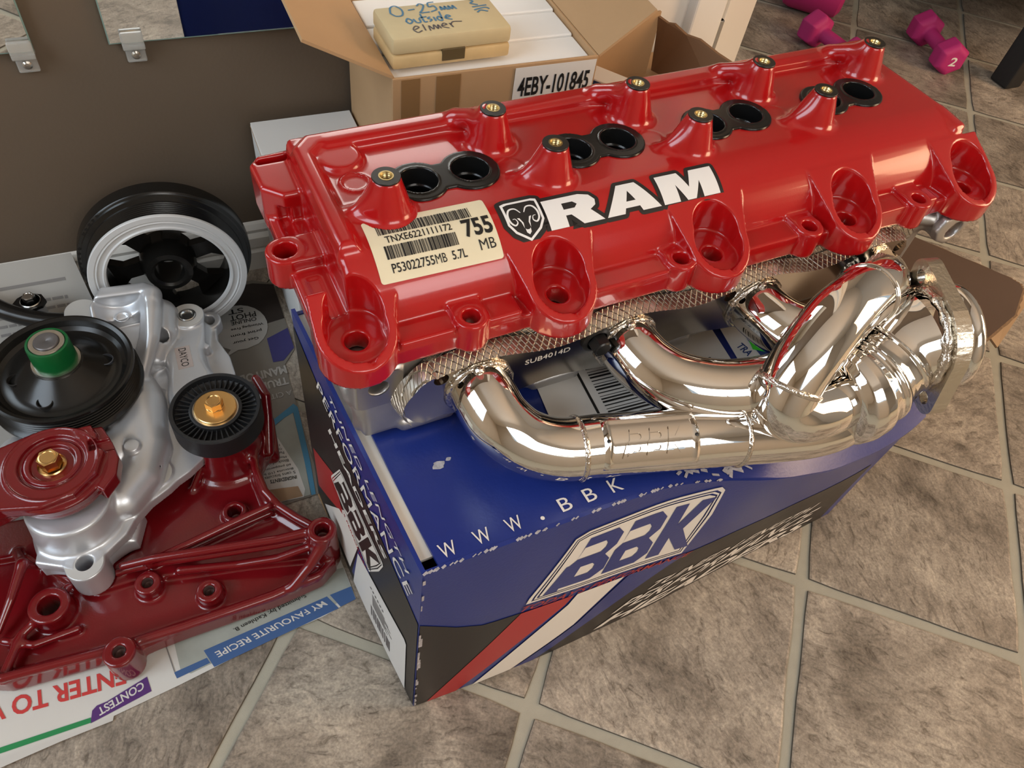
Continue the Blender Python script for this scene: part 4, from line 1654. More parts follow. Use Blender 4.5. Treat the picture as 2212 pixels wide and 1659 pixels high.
V.box((-62, 4.5, -77), (-36, 29.5, -54.5), 1.0, 'u', 2)
for sx, sy in SCOOPS:
    V.cone((sx, sy, -62), (sx, sy, -15), 18.2, 18.8, 1.5, 's', .8)
    V.cone((sx + 2, sy + 9, -62), (sx + 2, sy + 9, -15), 17.0, 17.4, 1.5, 's', .8)
    V.cone((sx, sy + 1, -90), (sx, sy + 1, -40), 6.9, 6.9, .2, 's', 0.6)
    V.cap((sx + 3, sy - 30, -58), (sx + 3, sy - 17, -58), 2.6, kind='s', k=1.2)
for ex, ey in EARS:
    V.cone((ex, ey, -90), (ex, ey, -45), 5.4, 5.6, .2, 's', 0.6)
V.cone((-62, 17, -72), (-62, 17, -45), 7.0, 7.2, .2, 's', 0.6)
# studs
for i, (px, py) in enumerate(POSTS):
    V.cone((px, py, -31), (px, py, -0.8), 18.0, 8.6, 0.6, 'u', 5)
    if i >= 4:
        V.cap((px - 3, py + 2, -8), (px - 14, 73, -21), 6.5, 6.5, 'u', 7)
    else:
        V.cap((px - 4, py, -15), (px - 20, py + 3, -27), 7, 5, 'u', 7)
for px, py in POSTS:
    V.cone((px, py, -18), (px, py, 5), 4.4, 4.4, .2, 's')
# wells for the plug seals
for (ax, ay), (bx_, by) in TUBES:
    for x, y in ((ax, ay), (bx_, by)):
        V.cone((x, y, -70), (x, y, -10), 14.2, 14.2, .3, 's', .5)
# hollow underside
V.prism([(-36, -79), (-32, -62), (-12, -44), (60, -42), (86, -44), (86, -79)], -22, 440, 3, 's', 2, axis=0)
for (ax, ay), (bx_, by) in TUBES:
    for x, y in ((ax, ay), (bx_, by)):
        V.cone((x, y, -79), (x, y, -30), 17, 17, .3, 'u', .5)
        V.cone((x, y, -85), (x, y, -10), 14.2, 14.2, .3, 's', .5)
for sx, sy in SCOOPS:
    V.cone((sx, sy + 2, -90), (sx, sy + 2, -40), 6.9, 6.9, .2, 's', 0.6)
V.op(lambda X, Y, Z: -76.8 - Z + 0 * X + 0 * Y, (-90, -120, -90), (510, 120, 10), 'i')
V.build('cover_casting', M_red, cover)
del V

# stud caps with brass thread inserts
for px, py in POSTS:
    c = MB(MM)
    c.lathe([(4.5, -.75), (4.5, .25), (8.55, .25), (8.75, -.1), (8.7, -.9)], 32, Matrix.Translation((px, py, 0)))
    capo = c.build('stud_face', M_blackrim, cover, True, 30)
    b = MB(MM)
    b.lathe([(4.6, -.6), (4.6, .45), (3.75, .45), (3.5, -.2)] + [(3.5 - .4 * (k % 2), -.3 - .65 * k) for k in range(1, 14)], 28, Matrix.Translation((px, py, 0)))
    b.build('thread_insert', M_brass, capo, True, 30)

# paired plug seals
for (ax, ay), (bx_, by) in TUBES:
    cx, cy = (ax + bx_) / 2, (ay + by) / 2
    S = Vol((cx - 46, cy - 26, -72), (cx + 46, cy + 26, -18), 1.0)
    S.cone((ax, ay, -29.5), (ax, ay, -24.0), 19.6, 19.4, .4)
    S.cone((bx_, by, -29.5), (bx_, by, -24.0), 20.2, 20.0, .4)
    S.box((ax + 8, cy - 13, -29.5), (bx_ - 8, cy + 13, -24.0), .4)
    S.op(lambda X, Y, Z: np.maximum(Z + 24.0, -29.5 - Z) + 0 * X + 0 * Y, (cx - 46, cy - 26, -50), (cx + 46, cy + 26, -18), 'i')
    for x, y in ((ax, ay), (bx_, by)):
        S.cone((x, y, -64), (x, y, -23.0), 13.8, 13.8, .4, 'u', .4)
        S.cone((x, y, -80), (x, y, -10), 12.4, 12.4, .2, 's', .6)
        S.cone((x, y, -24.4), (x, y, -15), 12.4, 13.6, .2, 's', .2)
        S.torus((x, y, -38), 12.6, 1.6, 'u', .5)
    S.cone((ax, ay, -66), (ax, ay, -60), 14, 14, .2)
    S.cone((bx_, by, -66), (bx_, by, -60), 14, 14, .2)
    S.build('plug_seal', M_blackp, cover)


def skin(u, w, e=0.0):
    """point on the curved front shoulder: u along x, w = arc length measured from the top edge downwards (mm)."""
    if w < 0:
        return Vector((u, CY0 - w, CZ0 + CRAD + e)) * MM
    a = math.pi / 2 + w / CRAD
    r = CRAD + e
    return Vector((u, CY0 + r * math.cos(a), CZ0 + r * math.sin(a))) * MM


def p_skin(P, name, m, e, parent=None, quad=None):
    ys = [p[1] for p in P.v]
    P.cut(vs=np.arange(min(ys) + 1.5, max(ys), 1.5))
    P.v = [(p[0], p[1]) for p in P.v]
    # (u, w) with w downwards is left handed: turn the faces
    P.f = [tuple(reversed(q)) for q in P.f]
    return P.build(name, lambda u, w: skin(u, w, e), m, parent or cover)


def down(P, x0, y0, ang=0.0):
    """from label coordinates (y up) to the shoulder's (u, w)."""
    c, s = math.cos(ang), math.sin(ang)
    P.v = [(x0 + a * c - b * s, y0 - (a * s + b * c)) for a, b in P.v]
    return P


M_sticker = mat('cream_label_vinyl', (0.74, 0.67, 0.48), 0.33, coat=0.3, coat_rough=0.15, vary=0.05, vscale=60)
# barcode label: 83 x 46 mm
LX, LY_, LA = -20.5, 37.5, math.radians(-1.0)
P = Print().poly(rrect(0, 0, 79, 43.5, 2))
lab_o = p_skin(down(P, LX, LY_, LA), 'barcode_label', M_sticker, .25)
P = Print().bars(7, 30.5, 68, 38.5, 46, 4).bars(7.5, 13.8, 53, 22.5, 36, 9)
p_skin(down(P, LX, LY_, LA), 'barcode_print', M_ink, .45, lab_o)
P = Print().rect(7, 30.7, 66, 38.3).rect(7.5, 14, 53, 22.3)
p_skin(down(P, LX, LY_, LA), 'barcode_ground', mat('barcode_grey', (0.30, 0.27, 0.20), .5), .35, lab_o)
P = Print().text('TNXE6221111172', 10, 24.2, 42, 5.0, .012).text('P53022755', 8.5, 5.2, 26.5, 5.8, .012).text('MB', 35.8, 5.25, 7.0, 5.7, 0).text('5.7L', 46.5, 5.4, 9.5, 5.6, .014)
P.text('755', 58.5, 17.0, 19.0, 12.5, .03).text('MB', 65.5, 7.5, 10.5, 6.8, 0)
p_skin(down(P, LX, LY_, LA), 'lettering_print', M_ink, .5, lab_o)

# lettered decal with shield
M_dec_k = mat('decal_black', (0.018, 0.017, 0.017), 0.35)
M_dec_w = mat('decal_white', (0.78, 0.78, 0.77), 0.35)


def outline(P, pts, grow):
    """grown copy of a polygon (rounded)."""
    n = len(pts)
    out = []
    A = sum(pts[i][0] * pts[(i + 1) % n][1] - pts[(i + 1) % n][0] * pts[i][1] for i in range(n))
    s = 1 if A > 0 else -1
    for i in range(n):
        p0, p1, p2 = [np.array(pts[(i + k) % n], float) for k in (-1, 0, 1)]
        d1, d2 = (p1 - p0) / (np.linalg.norm(p1 - p0) + 1e-9), (p2 - p1) / (np.linalg.norm(p2 - p1) + 1e-9)
        n1_, n2_ = s * np.array([d1[1], -d1[0]]), s * np.array([d2[1], -d2[0]])
        if d1[0] * d2[1] - d1[1] * d2[0] > 0.05 if s > 0 else d1[0] * d2[1] - d1[1] * d2[0] < -0.05:
            for t in (0, .5, 1):
                q = n1_ * (1 - t) + n2_ * t
                out.append(tuple(p1 + q / np.linalg.norm(q) * grow))
        else:
            q = n1_ + n2_
            q = q / (np.linalg.norm(q) + 1e-9)
            k = grow / max(0.35, float(q @ n1_))
            out.append(tuple(p1 + q * k))
    P.poly(out)
    return out


def glyph_R(x, h):
    return [(x, 0), (x + 13, 0), (x + 13, h * .36), (x + 17, h * .36), (x + 24, 0), (x + 39.5, 0), (x + 31.5, h * .40), (x + 36, h * .52), (x + 37, h * .70), (x + 34, h * .90), (x + 27, h), (x, h)], [(x + 13, h * .56), (x + 13, h * .78), (x + 21, h * .78), (x + 23.5, h * .67), (x + 21, h * .56)]


def glyph_A(x, h):
    return [(x, 0), (x + 13.5, 0), (x + 15, h * .17), (x + 26, h * .17), (x + 27.5, 0), (x + 42, 0), (x + 28.5, h), (x + 14.5, h)], [(x + 17, h * .38), (x + 20.6, h * .74), (x + 24.2, h * .38)]


def glyph_M(x, h):
    return [(x, 0), (x + 13, 0), (x + 13, h * .58), (x + 19, 0), (x + 26, 0), (x + 32.5, h * .58), (x + 32.5, 0), (x + 46, 0), (x + 46, h), (x + 28, h), (x + 23, h * .42), (x + 18, h), (x, h)], None


H = 21.0
letters = [glyph_R(0, H), glyph_A(41.5, H), glyph_M(86, H)]
shield = [(-27.5, 24.5), (-24, 25.5), (-5, 25.5), (-2, 24.5), (-2, 9), (-6, 3), (-15, -3.5), (-24, 3), (-27.5, 9)]
K, Wt = Print(), Print()
for o_, h_ in letters:
    outline(K, o_, 3.0)
    Wt.poly(o_, [h_] if h_ else ())
outline(K, shield, 3.2)
K.rect(-4, 4, 4, 20)
tmp = Print()
ring = shield
inner = [(-14.75 + (a_ + 14.75) * .87, 12.2 + (b_ - 12.2) * .88) for a_, b_ in shield]
Wt.poly(ring, [inner])
# ram's head: face, brow, curled horns
face = [(-15, 1.5), (-12.6, 4.5), (-12.2, 8.5), (-10.5, 12.5), (-11.5, 14.5), (-13, 15.2), (-15, 14.2), (-17, 15.2), (-18.5, 14.5), (-19.5, 12.5), (-17.8, 8.5), (-17.4, 4.5)]
horn = []
for s_ in (1, -1):
    spi = [(-15 + s_ * (1.2 + 0.0), 16.2), (-15 + s_ * 4.0, 19.8), (-15 + s_ * 8.0, 19.6), (-15 + s_ * 10.2, 15.8), (-15 + s_ * 10.0, 11.0), (-15 + s_ * 7.6, 8.2), (-15 + s_ * 5.4, 9.8), (-15 + s_ * 6.2, 12.4), (-15 + s_ * 8.0, 12.6)]
    Q = [(q[0], q[1]) for q in spline(spi, 6)]
    n_ = len(Q)
    Lp, Rp = [], []
    for i in range(n_):
        a, b = np.array(Q[max(0, i - 1)]), np.array(Q[min(n_ - 1, i + 1)])
        t_ = (b - a) / (np.linalg.norm(b - a) + 1e-9)
        wd = .62 * (1.0 + 1.5 * math.sin(math.pi * min(1, i / n_ * 1.15))) / 2 * (1 - .35 * i / n_)
        Lp.append(tuple(np.array(Q[i]) + np.array([-t_[1], t_[0]]) * wd))
        Rp.append(tuple(np.array(Q[i]) - np.array([-t_[1], t_[0]]) * wd))
    Wt.add(Lp + Rp, [(i, i + n_, i + n_ + 1, i + 1) for i in range(n_ - 1)])
Wt.poly([(-15, .8), (-13.4, 2.4), (-13.2, 5.0), (-14.2, 4.2), (-15.8, 4.2), (-16.8, 5.0), (-16.6, 2.4)])
for s_ in (1, -1):
    Wt.poly([(-15 + s_ * 2.2, 5.2), (-15 + s_ * 3.0, 9.5), (-15 + s_ * 5.0, 12.8), (-15 + s_ * 3.4, 12.6), (-15 + s_ * 1.8, 9.0)])
RX, RY, RA = 94.5, 29.5, math.radians(-0.6)
dk = p_skin(down(K, RX, RY, RA), 'lettered_decal', M_dec_k, .25)
wf = Wt.f
p_skin(down(Wt, RX, RY, RA), 'lettering_print', M_dec_w, .45, dk)

# ------------------------------------------------------------------ cylinder head
head = place('cylinder_head', 'bare aluminium cylinder head under the red valve cover, resting on the blue carton', 'engine part')
V = Vol((-64, -100, -163), (480, 112, -70), 1.6)
V.box((-45, -71.5, -155), (442, 98, -77.5), 4)
V.box((-40, -66, -157.5), (440, 96, -150), 2, 'u', 2)
V.box((-52, -70, -100), (448, 100, -77.5), 3, 'u', 6)
V.box((-50, -75, -118), (-16, -60, -84), 3, 'u', 1)              # machined pad
V.cone((-34, -90, -98), (-34, -50, -98), 6.8, 6.8, .3, 's', .5)
V.path([(-44, -66, -84), (-44, -64, -128), (-43, -58, -154)], 5.5, 'u', 4)
V.cone((-46, -52, -148), (-46, -52, -130), 7, 7, 2, 's', 3)
V.cone((-46, -36, -156), (-46, -36, -138), 6, 6, 2, 's', 3)
V.prism(circ(20, -112, 34, 28, 18), -60, -46, 2, 's', 3, axis=0)   # oval core hole in the end face
V.path([(-50, 40, -86), (-50, -20, -94), (-47, -58, -120)], 6, 'u', 6)
V.cone((-50, -2, -128), (-44, -2, -128), 9, 9, 1, 'u', 2)
for i in range(5):
    V.box((-20 + i * 100, -75, -156), (20 + i * 100, -64, -146), 3, 'u', 4)
V.box((438, -88, -100), (452, -60, -72), 2, 'u', 5)
V.prism([(436, -78), (432, -90), (438, -100), (452, -107), (459, -104), (474, -80), (472, -78), (440, -78)], -89, -82, 1.0, 'u', 1, axis=1)
V.cone((453, -99, -92), (453, -70, -92), 8.2, 8.2, .3, 's', .5)
V.cone((426, -70, -86), (440, -76, -87), 6, 6, 1.5, 'u', 3)
V.op(lambda X, Y, Z: np.maximum(Z + 77.8, -158.2 - Z) + 0 * X + 0 * Y, (-70, -110, -170), (490, 120, -60), 'i')
V.build('head_casting', M_alu, head)
del V

# embossed shield gasket on the exhaust face: wavy sheet with diamond embossing
def wave_edge(x, base, amp):
    return base + amp * math.cos((x - 31) / PITCH * 2 * math.pi)


gx = np.arange(-13, 424, 2.0)
gv, gf, rows = [], [], 14
for i, x in enumerate(gx):
    zt_, zb_ = wave_edge(x, -79.5, 1.5), wave_edge(x, -140, -3)
    if x < 8:
        k_ = math.sqrt(max(0.0, 1 - ((x - 8) / 22.0) ** 2))
        mid = (zt_ + zb_) / 2
        zt_, zb_ = mid + (zt_ - mid) * k_, mid + (zb_ - mid) * k_
    for j in range(rows + 1):
        z = zt_ + (zb_ - zt_) * j / rows
        em = 0.9 * max(0, math.sin((x + z) * .62) * math.sin((x - z) * .62)) if 0 < j < rows else 0
        gv.append((x, -73.2 - em - (1.8 if (x % PITCH) > 60 else 0) * max(0, math.sin((x % PITCH - 60) / 53 * math.pi)), z))
m = rows + 1
for i in range(len(gx) - 1):
    for j in range(rows):
        gf.append((i * m + j, i * m + j + 1, (i + 1) * m + j + 1, (i + 1) * m + j))
mbg = MB(MM).add(gv, gf)
gask = mbg.build('exhaust_gasket', M_gasket, head, True, 60, label='embossed shiny steel gasket')
# turned out lip along the top of the flange plate (second layer of the gasket)
lip = [(-15, -131), (-20, -123), (-21.5, -114), (-18, -104), (-10, -94), (-4, -89.5)] + [(x, wave_edge(x, -89.5, 4.5)) for x in np.arange(0, 400, 3)]
lq = [np.array(q[:2]) for q in spline([(a, b, 0) for a, b in lip], 3)]
gv, gf = [], []
for i, q in enumerate(lq):
    t_ = lq[min(i + 1, len(lq) - 1)] - lq[max(i - 1, 0)]
    t_ = t_ / np.linalg.norm(t_)
    n_ = np.array([-t_[1], t_[0]])
    for j in range(6):
        t = j / 5
        e_ = 1.2 + 3.4 * (1 - t) + .5 * math.sin(i * .8 + j * 1.5) ** 2
        gv.append((q[0] + n_[0] * e_, -75.6 - 12.4 * t, q[1] + n_[1] * e_))
for i in range(len(lq) - 1):
    for j in range(5):
        gf.append((i * 6 + j, i * 6 + j + 1, (i + 1) * 6 + j + 1, (i + 1) * 6 + j))
MB(MM).add(gv, gf).build('gasket_lip', M_gasket, gask, True, 60)
pad = MB(MM)
pad.prism(rrect(-48, -116, -18, -85, 4), -.2, .2, [circ(-34, -98, 7, 24)], Matrix(((1, 0, 0, 0), (0, 0, -1, -75.4), (0, 1, 0, 0), (0, 0, 0, 1))))
pad.build('machined_pad', mat('machined_aluminium', (0.46, 0.44, 0.42), 0.33, 1.0), head)

# ------------------------------------------------------------------ exhaust header
hdr = place('exhaust_header', 'polished chrome shorty exhaust header with four curved tubes and collector', 'exhaust header')
FY0, FY1 = -76.8, -85.0
PX = [31 + PITCH * i for i in range(4)]
PZ = -113.0
# flange plate outline in (x, z)
top = [(x, wave_edge(x, -89.5, 4.5)) for x in np.arange(0, 396, 6)]
bot = [(x, wave_edge(x, -133, -4)) for x in np.arange(395, -1, -6)]
leftl = [(-8, -136), (-15, -131), (-20, -123), (-21, -114), (-16, -103), (-8, -93)]
rightl = [(404, -92), (409, -100), (409, -122), (404, -130)]
holes = [circ(x, PZ, 17, 24) for x in PX] + [circ(4, -95, 5.2, 16), circ(PX[1] - 27, -97, 5.2, 16), circ(PX[1] + 32, -128, 5.2, 16), circ(PX[2] - 27, -97, 5.2, 16), circ(PX[3] + 28, -97, 5.2, 16)]
MXZ = Matrix(((1, 0, 0, 0), (0, 0, -1, 0), (0, 1, 0, 0), (0, 0, 0, 1)))
fl_m = MB(MM)
fl_m.prism(top + rightl + bot + leftl, -FY0, -FY1, holes, MXZ)
fl_o = fl_m.build('head_flange', M_flange, hdr)
P = Print().text('SUB4014D', 0, 0, 34, 4.6, 0.0)
P.build('stamped_number', lambda u, w: Vector((64 + u, FY1 - .25, -105.5 + w + u * .02)) * MM, mat('stamped_mark', (0.72, 0.70, 0.66), .4), fl_o)
T1 = [(31, -80, -112), (31, -97, -113.5), (35, -113, -120), (48, -127, -130), (69, -137, -136.5), (98, -144, -138), (164, -161, -141), (220, -174, -147), (258, -181, -151), (286, -181, -152), (312, -172, -148)]
T2 = [(144.3, -80, -112), (145, -96, -113), (151, -112, -116), (165, -128, -119), (190, -142, -121), (224, -150, -122), (270, -152, -123), (325, -158, -128)]
T3 = [(257.6, -80, -112), (258, -98, -112), (263, -116, -111), (278, -130, -112), (300, -142, -118), (330, -152, -124)]
T4 = [(370.9, -80, -112), (369, -96, -108), (352, -112, -95), (326, -127, -81), (295, -137, -73), (265, -147, -73), (240, -158, -84), (225, -166, -99), (221, -172, -113), (232, -178, -122), (255, -179, -127), (282, -175, -131), (312, -168, -130)]
RT = 21.6
tubes_o = []
for i, T in enumerate((T1, T2, T3, T4)):
    pts = spline(T, 10)
    tb_ = MB(MM)
    n_ = len(pts)
    rad = [RT * (1.03 if k < 4 else 1.0) for k in range(n_)]
    tb_.tube(pts, rad, 40, caps=False)
    to_ = tb_.build('header_tube', M_chrome, hdr, True, 60)
    tubes_o.append((to_, pts))
    wb = MB(MM)
    c = [(PX[i] + (RT + .8) * math.cos(a), -86.2, PZ + (RT + .8) * math.sin(a)) for a in np.arange(0, 2 * math.pi, .2)]
    wb.tube(c, [2.2 + .5 * math.sin(k * 2.3) for k in range(len(c))], 10, closed=True)
    wb.build('weld_bead', M_weld, to_, True, 60)
    # raised spot weld lumps at the root
    lum = MB(MM)
    lum.lathe([(0, 5), (2.2, 4.6), (3.8, 2.5), (4.2, 0), (0, 0)], 14, axis_M((PX[i] - 3, -88, PZ + 20.5), (-.2, -.5, .8)))
    lum.build('weld_lump', M_weld, to_, True, 60)


def ring_at(i, t, r, w, m, name='weld_ring'):
    to_, pts = tubes_o[i]
    k = int(t * (len(pts) - 1))
    p = Vector(pts[k])
    ax = (Vector(pts[min(k + 1, len(pts) - 1)]) - Vector(pts[max(k - 1, 0)])).normalized()
    R = MB(MM)
    R.lathe([(r - 1.2, -w), (r + .3, -w * .7), (r + .9, 0), (r + .3, w * .7), (r - 1.2, w)], 40, axis_M(p, ax))
    R.build(name, m, to_, True, 60)


ring_at(0, .455, RT + .5, 2.2, M_weld)
ring_at(0, .655, RT + .5, 2.0, M_weld)
ring_at(0, .93, RT + .4, 2.0, M_weld)
ring_at(3, .30, RT + .9, 2.2, M_chrome)
ring_at(3, .595, RT + .6, 2.6, M_weld)
ring_at(3, .90, RT + .5, 2.0, M_weld)
# name plate wrapped over the front pipe
pts0 = tubes_o[0][1]
A_, B_ = Vector((92, -142.6, -137.9)), Vector((158, -159.4, -140.7))
ax = (B_ - A_).normalized()
toc = Vector((-110.2 - 130, -360 + 152, 289 + 142)).normalized()
nz = (toc - ax * toc.dot(ax)).normalized()
ny = nz.cross(ax)
LP = (B_ - A_).length


def wrap(u, w, e):
    """u along the pipe in mm, w = arc length round it (0 faces the camera side)."""
    a = w / RT
    r = RT + e
    return (A_ + ax * u + nz * (r * math.cos(a)) + ny * (r * math.sin(a))) * MM


def p_wrap(P, name, m, e, parent, e2=None):
    ys = [p[1] for p in P.v]
    P.cut(vs=np.arange(min(ys) + 1.2, max(ys), 1.2))
    if e2 is None:
        return P.build(name, lambda u, w: wrap(u, w, e), m, parent)
    v = [tuple(wrap(a, b, e)) for a, b in P.v]
    return obj(name, v, P.f, m, parent)


to0 = tubes_o[0][0]
# plate = patch of slightly larger radius with rolled rim
pv, pf = [], []
NU, NW, WH = 40, 30, 19.0
for i in range(NU + 1):
    for j in range(NW + 1):
        u, w = LP * i / NU, -WH + 2 * WH * j / NW
        du, dw = min(u, LP - u), WH - abs(w)
        d = min(du, dw)
        e = 1.0 + (.9 if 2.0 < d < 4.2 else 0.0) if d > .7 else -.4
        pv.append(tuple(wrap(u, w, e)))
for i in range(NU):
    for j in range(NW):
        a = i * (NW + 1) + j
        pf.append((a, a + NW + 1, a + NW + 2, a + 1))
plate = obj('name_plate', pv, pf, M_chrome, to0, True, 50, label='embossed name plate on the front pipe')
P = Print()
w_l, b_l = badge()
emb = Print().add([(8 + a * (LP - 16), -12 + b * 24) for a, b in b_l.v], b_l.f)
emb.cut(us=np.arange(9, LP, 2.5), vs=np.arange(-11, 12, 1.2))
base_n = len(emb.v)
v = [tuple(wrap(a, b, 1.9)) for a, b in emb.v] + [tuple(wrap(a, b, .9)) for a, b in emb.v]
edges = {}
for q in emb.f:
    for k in range(len(q)):
        e_ = (q[k], q[(k + 1) % len(q)])
        edges[e_] = 1
f = list(emb.f) + [(a + base_n, b + base_n, b, a) for (a, b) in edges if (b, a) not in edges]
obj('raised_lettering', v, f, M_chrome, plate)
riv = MB(MM)
for u in (3.2, LP - 3.2):
    riv.lathe([(0, .8), (1.1, .6), (1.5, 0), (0, 0)], 12, axis_M(wrap(u, 2, 1.4) / MM, nz))
    riv.build('rivet', M_blackbolt, plate)
    riv = MB(MM)
# collector: rings, cone and neck following a bent axis
CB = Vector((357, -163, -108))
cax = Vector((.92, -.33, .12)).normalized()
CAX = spline([(272, -172, -136), (290, -171, -134), (308, -168, -130), (326, -163, -124), (342, -160, -115), tuple(CB)], 10)
cd = [0.0]
for a_, b_ in zip(CAX[:-1], CAX[1:]):
    cd.append(cd[-1] + float(np.linalg.norm(b_ - a_)))
CLn = cd[-1]
rs = [(0, 6), (.5, 22), (4, 33), (9, 38), (16, 40), (24, 40), (31, 37.5), (34, 37.2), (36, 38.6), (38, 38.6), (40, 36.8), (46, 35.5), (56, 35), (59, 35), (61, 36.3), (63, 36.3), (65, 34.8), (72, 34), (CLn, 34.5)]
ts = np.concatenate([[0, .5, 1.2, 2.4], np.linspace(4, CLn, 86)])
P3 = np.array(CAX)
cp = [np.array([np.interp(t, cd, P3[:, k]) for k in range(3)]) for t in ts]
C_ = MB(MM)
C_.tube(cp, [float(np.interp(t, [q[0] for q in rs], [q[1] for q in rs])) for t in ts], 56, caps=False)
C_.f.append(tuple(reversed(range(56))))
col_o = C_.build('collector', M_chrome, hdr, True, 50)
wb = MB(MM)
rg = [tuple(axis_M(CB, cax) @ Vector((35.5 * math.cos(a), 35.5 * math.sin(a), -2.5))) for a in np.arange(0, 2 * math.pi, .12)]
wb.tube(rg, [3.4 + .9 * math.sin(k * 1.7) for k in range(len(rg))], 10, closed=True)
wb.build('weld_bead', M_weld, col_o, True, 60)
# collector flange with two bolt ears
ear = Vector((.32, .64, .70))
ear = (ear - cax * ear.dot(cax)).normalized()
FM = axis_M(CB, cax, ear)
out = []
for cx_, rr_, a0_, a1_ in ((45, 13, -50, 50), (0, 42, 62, 118), (-45, 13, 130, 230), (0, 42, 242, 298)):
    for k in range(9):
        a = math.radians(a0_ + (a1_ - a0_) * k / 8)
        out.append((cx_ + rr_ * math.cos(a), rr_ * math.sin(a)))
F_ = MB(MM)
F_.prism(out, 0, 11, [circ(0, 0, 31, 32), circ(45, 0, 5.4, 16), circ(-45, 0, 5.4, 16)], FM)
fo = F_.build('collector_flange', M_flange_edge, hdr)
F2 = MB(MM)
F2.lathe([(31, 11), (36, 13), (38.5, 17), (38.5, 22), (36, 25), (31, 26), (29, 20), (29, 0), (31, -1)], 48, FM, closed=True)
F2.build('ball_seat', M_chrome, fo, True, 40)
for s_ in (45, -45):
    n_ = MB(MM)
    n_.lathe([(5.4, -.2)] + [(5.4 - .5 * (k % 2), .4 + .6 * k) for k in range(17)] + [(5.4, 10.8)], 20, FM @ Matrix.Translation((s_, 0, 0)))
    n_.build('bolt_thread', M_flange, fo, True, 30)
# flange bolts with washers
for bx_, bz in ((PX[1] - 27, -99.5), ):
    b = MB(MM)
    mtx = axis_M((bx_, FY1, bz), (0, -1, 0))
    b.lathe([(0, 0), (11, 0), (11, 1.6), (9.5, 2.6), (8, 3)], 24, mtx)
    hexa = [(7.4 * math.cos(math.radians(60 * k)), 7.4 * math.sin(math.radians(60 * k))) for k in range(6)]
    b.prism(hexa, 2.5, 10.5, (), mtx)
    b.lathe([(6.2, 10.4), (5.2, 11.4), (0, 11.4)], 24, mtx)
    b.build('flange_bolt', M_blackbolt, hdr, True, 30)

# ================================================================== engine accessories on the newspapers (world millimetres)
M_silver = mat('silver_paint', (0.66, 0.68, 0.71), 0.36, 0.6, bump=0.15, bscale=900, bdist=0.0003)
M_silver_face = mat('bare_silver_face', (0.60, 0.59, 0.56), 0.5, 0.3)
M_crim = mat('dark_red_gloss_paint', (0.165, 0.0045, 0.0075), 0.20, coat=0.6, coat_rough=0.05, bump=0.22, bscale=700, bdist=0.0004)
M_pulley = mat('black_pulley_paint', (0.010, 0.0095, 0.0085), 0.22)
M_rubber = mat('black_rubber_plastic', (0.014, 0.0145, 0.016), 0.45, bump=0.1, bscale=600)
M_gold = mat('gold_zinc', (0.80, 0.50, 0.20), 0.27, 1.0)
M_greenp = mat('green_plastic', (0.004, 0.110, 0.026), 0.35)
M_wring = mat('white_paint', (0.66, 0.67, 0.67), 0.38)
M_bright = mat('turned_steel', (0.62, 0.58, 0.52), 0.30, 1.0)
M_shaft = mat('grey_shaft', (0.16, 0.15, 0.15), 0.4, 0.6)


def on(o, parent):
    """a part built in world coordinates below a thing that is only translated."""
    o.location = -Vector(parent.location)
    return o


def hexhead(mb, M, r, h, fl_r, fl_h=2.0):
    mb.lathe([(0, 0), (fl_r, 0), (fl_r, fl_h * .6), (fl_r * .92, fl_h)], 28, M)
    hx_ = [(r * math.cos(math.radians(60 * k + 10)), r * math.sin(math.radians(60 * k + 10))) for k in range(6)]
    mb.prism(hx_, fl_h * .8, fl_h + h, (), M)
    mb.lathe([(r * .84, fl_h + h - .05), (r * .80, fl_h + h + .5), (r * .68, fl_h + h + .7), (r * .62, fl_h + h + .2), (0, fl_h + h + .2)], 28, M)


# ------------------------------------------------------------------ silver water pump
pmp = thing('water_pump', 'silver water pump casting with black grooved pulley and green plug', 'engine pump', (-.10, .56, .003))
V = Vol((-235.5, 366.5, 2), (26, 700, 116), 1.5)
plate = [(-200, 400), (-190, 440), (-205, 520), (-206, 620), (-190, 650), (-150, 662), (-118, 667), (-58, 667), (-46, 664), (-30, 664), (-14, 656), (-4, 640), (-7, 612), (1, 585), (2, 560), (-8, 528), (-38, 470), (-62, 452), (-74, 446), (-82, 440), (-100, 430), (-116, 416), (-124, 404), (-140, 392), (-160, 378)]
V.prism(plate, 43, 55, 1.5)
V.cone((-92, 459, 38), (-92, 459, 57), 16, 16, 1, 'u', 2)
V.cone((-11, 641, 42), (-11, 641, 58), 13, 13, 1, 'u', 2)
# volute: spiral dome round the pulley
vol_ = []
for k in range(30):
    a = math.radians(-150 + 300 * k / 29)
    R_ = 40 + 24 * (1 - k / 29)
    vol_.append((-150 + R_ * math.cos(a) + 6, 548 + R_ * 1.05 * math.sin(a) - 4, 58 + 4 * math.sin(k * .1)))
V.path(vol_, [25 - 6 * k / 29 for k in range(30)], 'u', 3)
V.cone((-150, 560, 40), (-150, 560, 72), 62, 50, 5, 'u', 6)
V.cone((-150, 567, 60), (-150, 567, 104), 26, 22, 2, 'u', 4)
V.path([(-100, 560, 64), (-93, 520, 64), (-93, 486, 62), (-104, 456, 61), (-122, 438, 61)], [21, 20, 20, 20, 20], 'u', 2.5)
V.path([(-122, 520, 76), (-106, 490, 78), (-104, 478, 79)], [5, 6, 7], 'u', 2)
V.cone((-104, 477, 70), (-104, 477, 86), 8, 7.5, 1, 'u', 1.5)
# outlet neck below the tensioner
V.cone((-162, 432, 20), (-162, 436, 84), 42, 36, 3, 'u', 5)
V.cone((-161, 386, 22), (-161, 386, 55), 17, 16.5, 1.5, 'u', 3)
V.prism([(-200, 402), (-120, 402), (-110, 430), (-205, 440)], 22, 40, 3, 'u', 6)
